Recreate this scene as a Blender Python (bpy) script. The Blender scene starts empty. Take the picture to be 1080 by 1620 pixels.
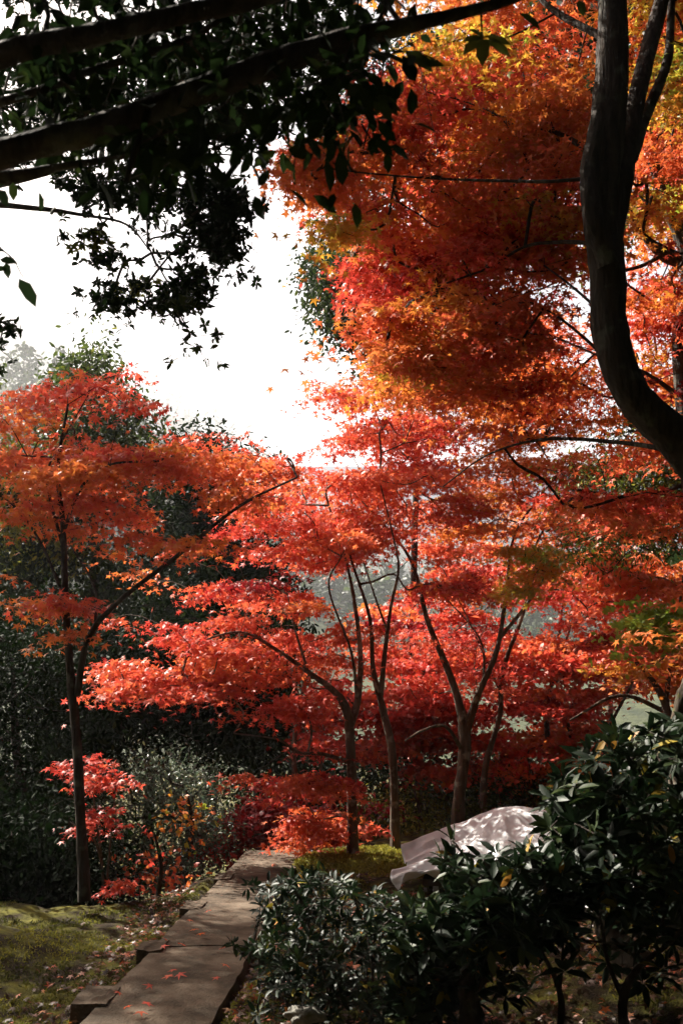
import bpy, math, random
import numpy as np
from mathutils import Vector

R = math.radians
rng = np.random.default_rng(11)
random.seed(5)
sc = bpy.context.scene
col = sc.collection

# ------------------------------------------------------------ camera
CAM_Z, PITCH, FPX = 1.6, R(10.3), 1590.0          # focal length in pixels of the 1080x1620 photograph
cd = bpy.data.cameras.new('camera'); cam = bpy.data.objects.new('camera', cd); col.objects.link(cam)
cam.location = (0, 0, CAM_Z); cam.rotation_euler = (R(90) + PITCH, 0, 0)
cd.sensor_fit = 'VERTICAL'; cd.sensor_height = 36; cd.lens = FPX / 1620 * 36
cd.clip_start = 0.05; cd.clip_end = 2000
cd.dof.use_dof = True; cd.dof.focus_distance = 10.0; cd.dof.aperture_fstop = 6.3
sc.camera = cam

# ------------------------------------------------------------ light
SUN_AZ, SUN_EL = R(-50), R(42)                    # azimuth from +Y towards +X
w = bpy.data.worlds.new('World'); sc.world = w; w.use_nodes = True
nt = w.node_tree; bg = nt.nodes['Background']
sky = nt.nodes.new('ShaderNodeTexSky'); sky.sky_type = 'NISHITA'; sky.sun_disc = False
sky.sun_elevation = SUN_EL; sky.sun_rotation = SUN_AZ; sky.dust_density = 8.0; sky.air_density = 1.0; sky.ozone_density = 0.2
nt.links.new(sky.outputs[0], bg.inputs[0]); bg.inputs[1].default_value = 0.05
sd = bpy.data.lights.new('sun', 'SUN'); sun = bpy.data.objects.new('sun', sd); col.objects.link(sun)
sd.energy = 5.0; sd.angle = R(0.5); sd.color = (1.0, 0.93, 0.82)
S = Vector((math.sin(SUN_AZ) * math.cos(SUN_EL), math.cos(SUN_AZ) * math.cos(SUN_EL), math.sin(SUN_EL)))
sun.rotation_euler = S.to_track_quat('Z', 'Y').to_euler()
sc.view_settings.view_transform = 'Standard'; sc.view_settings.look = 'None'
sc.view_settings.exposure = 1.95; sc.view_settings.gamma = 1
sc.cycles.max_bounces = 7; sc.cycles.diffuse_bounces = 2; sc.cycles.transmission_bounces = 4
sc.cycles.glossy_bounces = 2; sc.cycles.volume_bounces = 0; sc.cycles.volume_step_rate = 4
sc.cycles.use_adaptive_sampling = True; sc.cycles.adaptive_threshold = 0.02
sc.cycles.sample_clamp_indirect = 4

# ------------------------------------------------------------ helpers
ct, st = math.cos(PITCH), math.sin(PITCH)
def P(px, py, Y):
    """world point at depth Y seen at photo pixel px,py"""
    a, b = (px - 540.0) / FPX, (810.0 - py) / FPX
    dy, dz = ct - b * st, st + b * ct
    k = Y / dy
    return np.array([a * k, Y, CAM_Z + dz * k])
def PX(p):
    """photo pixel of world points (n,3)"""
    y, z = p[:, 1], p[:, 2] - CAM_Z
    d = y * ct + z * st; u = -y * st + z * ct
    return 540 + FPX * p[:, 0] / d, 810 - FPX * u / d
def scr(Y): return Y / FPX                          # metres per photo pixel

def tag(o, label=None, cat=None, group=None, kind=None):
    if label: o['label'] = label
    if cat: o['category'] = cat
    if group: o['group'] = group
    if kind: o['kind'] = kind
    return o
def empty(name, loc, label, cat, group=None):
    o = bpy.data.objects.new(name, None); col.objects.link(o); o.location = tuple(loc); o.empty_display_size = .2
    return tag(o, label, cat, group)
def np_mesh(name, V, F, k, mat, parent=None, tint=None, smooth=False):
    """V (n,3) world, F (m,k) faces"""
    V = np.asarray(V, dtype=np.float64)
    if parent is not None: V = V - np.array(parent['_w'] if '_w' in parent else parent.location)
    me = bpy.data.meshes.new(name)
    F = np.asarray(F, dtype=np.int32)
    me.vertices.add(len(V)); me.vertices.foreach_set('co', V.astype(np.float32).ravel())
    me.loops.add(F.size); me.loops.foreach_set('vertex_index', F.ravel())
    me.polygons.add(len(F)); me.polygons.foreach_set('loop_start', np.arange(0, F.size, k, dtype=np.int32))
    me.polygons.foreach_set('loop_total', np.full(len(F), k, dtype=np.int32))
    if tint is None: me.polygons.foreach_set('use_smooth', np.full(len(F), smooth, dtype=bool))
    me.update(calc_edges=True)
    if tint is not None:
        at = me.attributes.new('tint', 'FLOAT', 'FACE'); at.data.foreach_set('value', np.asarray(tint, dtype=np.float32))
    me.materials.append(mat)
    o = bpy.data.objects.new(name, me); col.objects.link(o)
    if parent is not None: o.parent = parent
    return o

# ------------------------------------------------------------ materials
def newmat(name):
    m = bpy.data.materials.new(name); m.use_nodes = True
    n = m.node_tree.nodes; return m, n, m.node_tree.links, n['Principled BSDF'], n['Material Output']
def ramp(n, stops):
    r = n.new('ShaderNodeValToRGB'); cr = r.color_ramp
    while len(cr.elements) < len(stops): cr.elements.new(0.5)
    for e, (p, c) in zip(cr.elements, stops): e.position = p; e.color = (*c, 1)
    return r
def noise(n, scale, detail=4, coord=None, l=None):
    t = n.new('ShaderNodeTexNoise'); t.inputs['Scale'].default_value = scale; t.inputs['Detail'].default_value = detail
    if coord is not None: l.new(coord, t.inputs['Vector'])
    return t
def leaf_mat(name, stops, rough=.45, spec=.5, trans=.5, boost=1.35):
    m, n, l, b, out = newmat(name)
    a = n.new('ShaderNodeAttribute'); a.attribute_name = 'tint'
    r = ramp(n, stops); l.new(a.outputs['Fac'], r.inputs[0])
    l.new(r.outputs[0], b.inputs['Base Color']); b.inputs['Roughness'].default_value = rough
    b.inputs['Specular IOR Level'].default_value = spec
    mul = n.new('ShaderNodeVectorMath'); mul.operation = 'SCALE'; mul.inputs['Scale'].default_value = boost
    l.new(r.outputs[0], mul.inputs[0])
    t = n.new('ShaderNodeBsdfTranslucent'); l.new(mul.outputs[0], t.inputs['Color'])
    mx = n.new('ShaderNodeMixShader'); mx.inputs[0].default_value = trans
    l.new(b.outputs[0], mx.inputs[1]); l.new(t.outputs[0], mx.inputs[2]); l.new(mx.outputs[0], out.inputs['Surface'])
    return m
M_MAPLE = leaf_mat('maple_leaf', [(0, (.20, .010, .012)), (.2, (.54, .058, .040)), (.4, (.62, .135, .050)), (.6, (.60, .19, .035)),
                                  (.75, (.62, .27, .035)), (.88, (.55, .42, .05)), (1, (.26, .36, .04))], trans=.38, boost=1.3, spec=.3, rough=.5)
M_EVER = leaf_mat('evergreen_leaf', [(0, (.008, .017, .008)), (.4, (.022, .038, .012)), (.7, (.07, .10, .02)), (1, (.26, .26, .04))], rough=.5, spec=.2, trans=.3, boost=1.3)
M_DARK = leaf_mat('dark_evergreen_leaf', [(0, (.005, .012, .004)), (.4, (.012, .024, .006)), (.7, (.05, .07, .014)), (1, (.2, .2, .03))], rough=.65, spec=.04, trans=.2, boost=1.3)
M_GREY = leaf_mat('olive_grey_leaf', [(0, (.03, .05, .035)), (.6, (.07, .10, .06)), (1, (.30, .27, .10))], rough=.3, trans=.3)
M_RHODO = leaf_mat('rhododendron_leaf', [(0, (.005, .011, .005)), (.55, (.012, .026, .010)), (.8, (.05, .07, .015)), (.9, (.30, .24, .03)), (1, (.40, .12, .03))], rough=.5, spec=.2, trans=.15, boost=1.3)
M_LITTER = leaf_mat('fallen_leaf_litter', [(0, (.04, .022, .014)), (.4, (.09, .04, .022)), (.6, (.18, .08, .04)), (.75, (.5, .09, .03)), (.9, (.5, .2, .05)), (1, (.3, .2, .12))], trans=.15)
M_MOSSLEAF = leaf_mat('moss_tuft', [(0, (.02, .022, .006)), (.5, (.09, .095, .014)), (1, (.33, .30, .045))], rough=.7, spec=.2, trans=.35)

def bark_mat(name, c1, c2, c3, scale=18):
    m, n, l, b, out = newmat(name)
    tc = n.new('ShaderNodeTexCoord'); mp = n.new('ShaderNodeMapping'); mp.inputs['Scale'].default_value = (1, 1, .18)
    l.new(tc.outputs['Object'], mp.inputs[0])
    t1 = noise(n, scale, 8, mp.outputs[0], l); t2 = noise(n, 7, 5, tc.outputs['Object'], l)
    r1 = ramp(n, [(.35, c1), (.65, c2)]); l.new(t1.outputs[0], r1.inputs[0])
    r2 = ramp(n, [(.56, (0, 0, 0)), (.66, (1, 1, 1))]); l.new(t2.outputs[0], r2.inputs[0])
    mx = n.new('ShaderNodeMix'); mx.data_type = 'RGBA'; mx.inputs['B'].default_value = (*c3, 1)
    l.new(r2.outputs[0], mx.inputs['Factor']); l.new(r1.outputs[0], mx.inputs['A']); l.new(mx.outputs['Result'], b.inputs['Base Color'])
    b.inputs['Roughness'].default_value = .9; b.inputs['Specular IOR Level'].default_value = .2
    bp = n.new('ShaderNodeBump'); bp.inputs['Strength'].default_value = 1; bp.inputs['Distance'].default_value = .035
    l.new(t1.outputs[0], bp.inputs['Height']); l.new(bp.outputs[0], b.inputs['Normal'])
    return m
M_BARK = bark_mat('maple_bark', (.05, .036, .026), (.13, .10, .075), (.26, .25, .2))
M_DBARK = bark_mat('dark_bark', (.02, .015, .012), (.05, .037, .028), (.08, .075, .06), 26)

def ground_mat(name, stops, scale=6, bump=.05, moss=None, fine=90):
    m, n, l, b, out = newmat(name)
    tc = n.new('ShaderNodeTexCoord')
    t1 = noise(n, scale, 10, tc.outputs['Object'], l); t1.inputs['Roughness'].default_value = .65
    r = ramp(n, stops); l.new(t1.outputs[0], r.inputs[0]); l.new(r.outputs[0], b.inputs['Base Color'])
    t2 = noise(n, fine, 6, tc.outputs['Object'], l)
    bp = n.new('ShaderNodeBump'); bp.inputs['Strength'].default_value = .8; bp.inputs['Distance'].default_value = bump
    l.new(t2.outputs[0], bp.inputs['Height']); l.new(bp.outputs[0], b.inputs['Normal'])
    b.inputs['Roughness'].default_value = .95; b.inputs['Specular IOR Level'].default_value = .15
    return m
M_GROUND = ground_mat('moss_and_soil', [(.34, (.018, .011, .008)), (.44, (.035, .024, .010)), (.52, (.07, .065, .012)), (.62, (.14, .13, .02)), (.75, (.22, .20, .03))], 4)
M_MOUND = ground_mat('moss_mound', [(.3, (.14, .14, .02)), (.5, (.30, .28, .04)), (.7, (.42, .38, .06))], 7)
M_STONE = ground_mat('path_stone', [(.25, (.028, .020, .013)), (.42, (.062, .046, .032)), (.55, (.115, .085, .060)), (.72, (.17, .132, .098))], 3, .012, fine=60)
M_ROCK = ground_mat('grey_rock', [(.3, (.10, .10, .085)), (.55, (.24, .23, .2)), (.7, (.10, .12, .04))], 9, .02)
M_HILL = ground_mat('wooded_hill', [(.3, (.02, .03, .015)), (.6, (.06, .07, .03))], .2, .5, fine=1)

# ------------------------------------------------------------ leaf templates (length 1 along +Y, width along X, +Z up): verts, quads
def maple_tpl():
    tips = [(-115, .62), (-62, .92), (0, 1.0), (62, .92), (115, .62)]
    nots = [-150, -88, -31, 31, 88, 150]
    V = [(0, 0, 0)]
    nr = [.16, .30, .34, .34, .30, .16]
    for a, r in zip(nots, nr): V.append((math.sin(R(a)) * r, math.cos(R(a)) * r, .01))
    for a, r in tips: V.append((math.sin(R(a)) * r, math.cos(R(a)) * r, -.16 * r))
    F = [(0, 1 + i, 7 + i, 2 + i) for i in range(5)]
    V = np.array(V); V[:, 1] += .1; return V, np.array(F)
def maple_far():
    V = [(0, -.1, 0), (-.85, .15, -.1), (-.3, .3, .02), (-.5, .8, -.1), (0, .45, 0), (0, 1.05, -.15), (.5, .8, -.1), (.3, .3, .02), (.85, .15, -.1)]
    F = [(0, 8, 7, 4), (7, 6, 5, 4), (4, 5, 3, 2), (4, 2, 1, 0)]
    return np.array(V, float), np.array(F)
def oval_tpl(wd=.36, bend=.12):
    V = [(0, 0, 0), (-wd * .5, .35, .06), (-wd * .42, .68, .04), (0, 1, -bend), (wd * .42, .68, .04), (wd * .5, .35, .06), (0, .5, -.02)]
    F = [(0, 6, 2, 1), (6, 3, 2, 2), (0, 5, 4, 6), (6, 4, 3, 3)]
    V = [(0, 0, 0), (-wd * .5, .4, .05), (0, 1, -bend), (wd * .5, .4, .05), (0, .5, -.01), (-wd * .4, .72, .0), (wd * .4, .72, .0)]
    F = [(0, 4, 5, 1), (4, 2, 5, 5), (0, 3, 6, 4), (4, 6, 2, 2)]
    # two quads per half would need a triangle; use strips instead
    V = [(0, 0, 0), (-wd * .46, .3, .05), (-wd * .44, .7, .0), (0, 1, -bend), (wd * .44, .7, .0), (wd * .46, .3, .05), (0, .34, -.01), (0, .72, -.05)]
    F = [(0, 6, 7, 1), (1, 7, 3, 2), (0, 5, 7, 6), (5, 4, 3, 7)]
    return np.array(V, float), np.array(F)
TP = {'rhodo': oval_tpl(.34, .16), 'maple': maple_tpl(), 'maplefar': maple_far(), 'oval': oval_tpl(.42), 'lance': oval_tpl(.30, .2), 'wide': oval_tpl(.5, .15)}

def norm(a): return a / np.maximum(np.linalg.norm(a, axis=-1, keepdims=True), 1e-9)
def leaf_arrays(pos, nrm, dirv, size, tpl):
    V, F = TP[tpl]
    n = norm(nrm); d = norm(dirv - (dirv * n).sum(1, keepdims=True) * n); x = np.cross(d, n)
    W = pos[:, None, :] + size[:, None, None] * (V[None, :, 0, None] * x[:, None] + V[None, :, 1, None] * d[:, None] + V[None, :, 2, None] * n[:, None])
    k = len(V)
    FF = (np.arange(len(pos)) * k)[:, None, None] + F[None]
    return W.reshape(-1, 3), FF.reshape(-1, 4), len(F)
def leaves(name, pos, nrm, dirv, size, tint, tpl, mat, parent=None):
    W, FF, k = leaf_arrays(pos, nrm, dirv, size, tpl)
    return np_mesh(name, W, FF, 4, mat, parent, tint=np.repeat(np.clip(tint, 0, 1), k))

# ------------------------------------------------------------ woody tubes
def smooth_line(pts, sub=6):
    """Catmull-Rom through rows (x,y,z,r)"""
    p = np.asarray(pts, float)
    if len(p) < 3: return np.vstack([p[0] + (p[-1] - p[0]) * t for t in np.linspace(0, 1, sub + 1)])
    q = np.vstack([2 * p[0] - p[1], p, 2 * p[-1] - p[-2]]); out = []
    for i in range(1, len(q) - 2):
        for t in np.linspace(0, 1, sub, endpoint=False):
            a, b, c, d = q[i - 1], q[i], q[i + 1], q[i + 2]
            out.append(.5 * (2 * b + (c - a) * t + (2 * a - 5 * b + 4 * c - d) * t * t + (3 * b - a - 3 * c + d) * t ** 3))
    out.append(p[-1]); o = np.array(out); o[:, 3] = np.maximum(o[:, 3], .0012); return o
class Tubes:
    def __init__(s): s.V = []; s.F = []; s.n = 0
    def add(s, line, sides=6, rough=0.0, tip=True):
        L = np.asarray(line, float); p = L[:, :3]; r = L[:, 3]
        t = norm(np.gradient(p, axis=0)); up = np.array([0.31, 0.17, .93]) if abs(t[0, 2]) < .8 else np.array([1, .2, 0.1])
        x = norm(np.cross(t, up)); y = np.cross(t, x)
        a = np.linspace(0, 2 * math.pi, sides, endpoint=False)
        rr = r[:, None] * (1 + rough * rng.normal(size=(len(p), sides)))
        ring = p[:, None] + rr[..., None] * (np.cos(a)[None, :, None] * x[:, None] + np.sin(a)[None, :, None] * y[:, None])
        m = len(p); idx = s.n + np.arange(m * sides).reshape(m, sides); nx = np.roll(idx, -1, axis=1)
        s.F.append(np.stack([idx[:-1], nx[:-1], nx[1:], idx[1:]], -1).reshape(-1, 4)); s.V.append(ring.reshape(-1, 3)); s.n += m * sides
    def build(s, name, mat, parent=None):
        return np_mesh(name, np.vstack(s.V), np.vstack(s.F), 4, mat, parent, smooth=True)

def sk(*rows):
    """skeleton row (px,py,Y,width in photo px) -> smooth world polyline"""
    return smooth_line([[*P(a, b, Y), wd * .5 * scr(Y)] for a, b, Y, wd in rows])

# ------------------------------------------------------------ foliage sampling
def in_poly(x, y, poly):
    x = np.asarray(x); y = np.asarray(y); c = np.zeros(x.shape, bool); n = len(poly); j = n - 1
    for i in range(n):
        xi, yi = poly[i]; xj, yj = poly[j]
        c ^= ((yi > y) != (yj > y)) & (x < (xj - xi) * (y - yi) / (yj - yi + 1e-9) + xi); j = i
    return c
def region(poly, Y0, Y1, npads, per=9, rad=.5, tint=.4, tsd=.06, thick=.05, droop=.22, tilt=.2, csd=.03, centre=None):
    """pads (flat drooping sprays) whose centres project inside poly; returns clumps (n,4) = x,y,z,tint"""
    xs = [p[0] for p in poly]; ys = [p[1] for p in poly]; out = []; got = 0; tries = 0
    tier = abs(thick - .05) < 1e-6   # maple foliage lies in wide thin tiers
    if tier: npads = max(2, int(round(npads * .58))); per = int(per * 1.75); droop *= .5; tilt *= .65; rad = rad * 1.45; thick = .022; tsd = tsd * 1.6
    while got < npads and tries < npads * 60:
        tries += 1
        px, py = rng.uniform(min(xs), max(xs)), rng.uniform(min(ys), max(ys))
        if not in_poly(px, py, poly): continue
        Y = rng.uniform(Y0, Y1); c = P(px, py, Y); got += 1
        if tier: c[2] = round(c[2] / .34) * .34 + rng.normal() * .065 + .10 * math.sin(c[0] * 1.3 + c[1] * 2.1)
        t0 = tint + rng.normal() * tsd
        k = max(3, int(per * rng.uniform(.6, 1.4))); rr = rad * rng.uniform(.55, 1.3); ph = rng.uniform(0, 6.3)
        a = rng.uniform(0, 2 * math.pi, k); q = np.sqrt(rng.uniform(0, 1, k)) * rr * ((.5 + .5 * np.abs(np.cos(2.5 * a + ph))) if tier else 1)
        o = np.stack([np.cos(a) * q, np.sin(a) * q * .9, rng.normal(size=k) * thick - droop * q * q / max(rr, .01)], 1)
        if tier: o[:, 2] += .03 * np.sin(o[:, 0] * 9 + ph) * np.cos(o[:, 1] * 8)
        tx, ty = rng.normal(size=2) * tilt
        if centre is not None:
            dv = c[:2] - np.array(centre); dv = dv / (np.linalg.norm(dv) + .1); tx -= dv[0] * .25; ty -= dv[1] * .25
        o[:, 2] += o[:, 0] * tx + o[:, 1] * ty
        w_ = c + o; X, Z = PX(w_)
        ok = in_poly(X, Z, poly) | (rng.uniform(size=k) < .12)
        w_ = w_[ok]
        if len(w_): out.append(np.hstack([w_, (t0 + rng.normal(size=len(w_)) * csd)[:, None]]))
    return np.vstack(out) if out else np.zeros((0, 4))

def grow(skel, clumps, tub, r_tip=.0022, expo=.46, seglen=.22, maxr=.03, detail=True, sides=4, sag=.10):
    """joins clumps to the skeleton by shortest path, thick towards the root"""
    nodes = []; plen = []
    for L in skel:
        step = L[::2]; nodes.append(step[:, :3]); plen.append(np.linspace(0.2, .2, len(step)))
    N = [tuple(v) for v in np.vstack(nodes)]; Pn = list(np.concatenate(plen)); ns = len(N); par = [-1] * ns
    if len(clumps) == 0: return
    A = np.zeros((ns + len(clumps) * 6, 3)); A[:ns] = np.array(N); L_ = np.zeros(len(A)); L_[:ns] = Pn; cnt = ns
    par = -np.ones(len(A), int); w8 = np.zeros(len(A))
    C = clumps[:, :3]; d0 = np.array([np.min(np.sum((A[:ns] - c) ** 2, 1)) for c in C])
    for i in np.argsort(d0):
        c = C[i]; dv = A[:cnt] - c; d = np.sqrt((dv ** 2).sum(1))
        j = int(np.argmin(d + .28 * L_[:cnt] + .3 * np.maximum(dv[:, 2], 0)))
        m = int(min(5, max(1, round(d[j] / seglen)))); p0 = A[j].copy(); prev = j
        for s in range(1, m + 1):
            t = s / m; q = p0 * (1 - t) + c * t
            if s < m: q = q + rng.normal(size=3) * .035 * d[j] + np.array([0, 0, sag * d[j] * t * (1 - t) * 2])
            A[cnt] = q; par[cnt] = prev; L_[cnt] = L_[prev] + np.linalg.norm(q - A[prev]); prev = cnt; cnt += 1
        w8[prev] += 1
    for i in range(cnt - 1, ns - 1, -1): w8[par[i]] += w8[i] if par[i] >= 0 else 0
    rad = np.minimum(r_tip * np.maximum(w8, 1) ** expo, maxr)
    kids = {}
    for i in range(ns, cnt): kids.setdefault(par[i], []).append(i)
    done = set()
    def main(i):  # follow the heaviest child
        line = [i]
        while line[-1] in kids:
            ks = kids[line[-1]]; b = max(ks, key=lambda k: w8[k])
            if line[-1] < ns: break
            line.append(b)
        return line
    stack = [i for i in range(ns, cnt) if par[i] < ns]
    while stack:
        i = stack.pop(); line = main(i)
        for a in line[:]:
            ks = kids.get(a, [])
            if len(ks) > 1:
                b = max(ks, key=lambda k: w8[k]); stack += [k for k in ks if k != b]
        pts = [par[line[0]]] + line
        rr = rad[pts].copy(); rr[0] = rr[1]
        arr = np.hstack([A[pts], rr[:, None]])
        if rr[1] > .006: arr = smooth_line(arr, 3)
        tub.add(arr, sides if rr[1] > .004 else 3)

def whorl_leaves(cl, k, size, tsd=.08):
    n = len(cl); ax = norm(rng.normal(size=(n, 3)) * .6 + np.array([0, 0, .3])); u = norm(np.cross(ax, [0.3, 1, .2])); v = np.cross(ax, u)
    a = (np.arange(k) * 2.399)[None] + rng.uniform(0, 6, (n, 1)); el = rng.uniform(-.3, 1.0, (n, k))
    q = np.cos(a)[..., None] * u[:, None] + np.sin(a)[..., None] * v[:, None]
    d = q * np.cos(el)[..., None] + ax[:, None] * np.sin(el)[..., None] + np.array([0, 0, -.35])
    nr = ax[:, None] * np.cos(el)[..., None] - q * np.sin(el)[..., None] + rng.normal(size=(n, k, 3)) * .25
    pos = cl[:, None, :3] - ax[:, None] * rng.uniform(0, .05, (n, k, 1))
    return pos.reshape(-1, 3), nr.reshape(-1, 3), d.reshape(-1, 3), (size * rng.uniform(.6, 1.2, (n, k))).ravel(), np.repeat(cl[:, 3], k) + rng.normal(size=n * k) * tsd
def clump_leaves(cl, per, size, spread, flat=.35, upness=.7, down=.35, tsd=.05, jsize=.2):
    n = len(cl); k = per; c = np.repeat(cl[:, :3], k, axis=0)
    g = rng.normal(size=(n * k, 3)); off = g * np.array([1, 1, flat]) * spread
    off[:, 2] -= .35 * (off[:, 0] ** 2 + off[:, 1] ** 2) / spread * .5
    pos = c + off
    nrm = norm(rng.normal(size=(n * k, 3)) * .75 + np.array([0, 0, upness]) * 1.2)
    d = rng.normal(size=(n * k, 3)) * .6 + norm(off) * .6 + np.array([0, 0, -down])
    s = size * np.clip(1 + rng.normal(size=n * k) * jsize, .5, 1.6)
    t = np.repeat(cl[:, 3], k) + rng.normal(size=n * k) * tsd
    return pos, nrm, d, s, t

def tree(name, label, cat, base, skel, clumps, per, size, spread, tpl='maple', mat=None, bark=None, group=None, flat=.13, upness=.95, down=.35,
         sides=10, rough=.05, tsd=.05, twig=.0022, maxr=.012, sag=.10, crown='crown', stem='trunk', tw_limit=None, seglen=.22, whorl=False):
    root = empty(name, base, label, cat, group)
    tb = Tubes()
    for L in skel: tb.add(L, sides, rough)
    grow(skel, clumps if tw_limit is None else clumps[rng.permutation(len(clumps))[:tw_limit]], tb, r_tip=twig, maxr=maxr, sag=sag, seglen=seglen)
    tb.build(stem, bark or M_BARK, root)
    pos, nrm, d, s, t = clump_leaves(clumps, per, size, spread, flat, upness, down, tsd)
    if whorl: pos, nrm, d, s, t = whorl_leaves(clumps, per, size, tsd)
    leaves(crown, pos, nrm, d, s, t, tpl, mat or M_MAPLE, root)
    return root

# ------------------------------------------------------------ ground
def vnoise(x, y, s, seed):
    """smooth value noise"""
    r = np.random.default_rng(seed); T = r.uniform(-1, 1, (64, 64)); X = x / s; Y = y / s
    i = np.floor(X).astype(int); j = np.floor(Y).astype(int); u = X - i; v = Y - j; u = u * u * (3 - 2 * u); v = v * v * (3 - 2 * v)
    g = lambda a, b: T[a % 64, b % 64]
    return (g(i, j) * (1 - u) + g(i + 1, j) * u) * (1 - v) + (g(i, j + 1) * (1 - u) + g(i + 1, j + 1) * u) * v
def ground_z(x, y):
    x = np.asarray(x, float); y = np.asarray(y, float)
    left = 1 / (1 + np.exp((x + 1.35) * 12))
    z = -.16 * left - .005 * (1 - left)
    # path bed stays level under the slabs
    z = z + .022 * np.abs(vnoise(x, y, .22, 7)) + .035 * vnoise(x, y, .9, 1) + .022 * vnoise(x, y, .35, 2) + .012 * vnoise(x, y, .13, 3)
    inpath = np.exp(-((x + .99 - .05 * (y - 5)) / .37) ** 6) * (y < 10.3)
    z = z * (1 - inpath) + (-.17) * inpath
    # mounds: left bank and right side
    z = z + .10 * np.exp(-((x + 2.35) / .5) ** 2 - ((y - 7.4) / .45) ** 2)
    z = z + .12 * np.exp(-((x - 1.9) / .9) ** 2 - ((y - 5.6) / .5) ** 2)
    # bank falls away to the valley
    edge = np.interp(x, [-40, -6, -2, -1.2, -.4, 1, 3, 8, 60], [8.8, 8.8, 8.9, 9.8, 10.8, 12.5, 14, 15, 18])
    e = np.maximum(y - edge, 0)
    z = z - 9 * (1 - np.exp(-e * .045)) * (e > 0)
    return z
def grid(name, x0, x1, y0, y1, nx, ny, mat, fz, parent=None, xw=None, yw=None):
    xs = np.linspace(x0, x1, nx) if xw is None else xw; ys = np.linspace(y0, y1, ny) if yw is None else yw
    X, Y = np.meshgrid(xs, ys); Z = fz(X, Y); V = np.stack([X, Y, Z], -1).reshape(-1, 3)
    i = np.arange(len(xs) * len(ys)).reshape(len(ys), len(xs))
    F = np.stack([i[:-1, :-1], i[:-1, 1:], i[1:, 1:], i[1:, :-1]], -1).reshape(-1, 4)
    return np_mesh(name, V, F, 4, mat, parent, smooth=True)
xw = np.concatenate([-np.geomspace(1500, 5, 40), np.linspace(-4.9, 5.9, 300), np.geomspace(6, 1500, 40)])
yw = np.concatenate([np.linspace(-30, 2.8, 30), np.linspace(2.9, 13, 260), np.geomspace(13.2, 1900, 60)])
tag(grid('ground', 0, 0, 0, 0, 0, 0, M_GROUND, ground_z, xw=xw, yw=yw), kind='structure')

# moss mound behind the shrubs where the maples stand
def mound_z(x, y):
    X, Y = PX(np.stack([x.ravel(), y.ravel(), np.zeros(x.size)], 1))
    e = np.clip(1 - ((x - .32) / .78) ** 2 - ((y - 10.2) / .95) ** 2, -1, 1)
    return np.where(e > 0, .04 + .075 * np.sqrt(np.maximum(e, 0)), e * .4) - .06 + .015 * vnoise(x, y, .22, 8) + .008 * vnoise(x, y, .07, 9)
tag(grid('moss_mound', -.6, 1.2, 9.1, 11.3, 110, 110, M_MOUND, mound_z), kind='structure')

# path slabs
def path_x(y): return -1.32 + .056 * (y - 5), -.66 + .045 * (y - 5)
def slab_mesh(x0a, x1a, ya, x0b, x1b, yb, z=.0, h=.22, n=14):
    def mk():
        V = []; F = []
        m = n
        for j in range(m):
            for i in range(9):
                t, s = j / (m - 1), i / 8
                a = x0a + (x0b - x0a) * t; b = x1a + (x1b - x1a) * t; x = a + (b - a) * s; y = ya + (yb - ya) * t
                ed = .004 if (i in (0, 8) or j in (0, m - 1)) else 0
                jx = rng.normal() * .004 + .005 * math.sin(y * 5 + i) if i in (0, 8) else 0
                V.append((x + jx, y, z - ed + .004 * math.sin(x * 9 + y * 4)))
        for j in range(m - 1):
            for i in range(8): k = j * 9 + i; F.append((k, k + 1, k + 10, k + 9))
        per = [i for i in range(9)] + [j * 9 + 8 for j in range(1, m)] + [(m - 1) * 9 + i for i in range(7, -1, -1)] + [j * 9 for j in range(m - 2, 0, -1)]
        b0 = len(V)
        for k in per: V.append((V[k][0], V[k][1], z - h))
        for a in range(len(per)): c = (a + 1) % len(per); F.append((per[a], b0 + a, b0 + c, per[c]))
        return np.array(V), np.array(F)
    return mk()
pv, pf, off = [], [], 0
yy = -2.0
segs = []
while yy < 10.1:
    L = 1.55 if yy < 3 else 1.36
    a0, a1 = path_x(yy); b0, b1 = path_x(yy + L - .002)
    V, F = slab_mesh(a0, a1, yy, b0, b1, yy + L - .002, z=.003 * math.sin(yy * 2)); pv.append(V); pf.append(F + off); off += len(V); yy += L
tag(np_mesh('path', np.vstack(pv), np.vstack(pf), 4, M_STONE), kind='structure')

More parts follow.
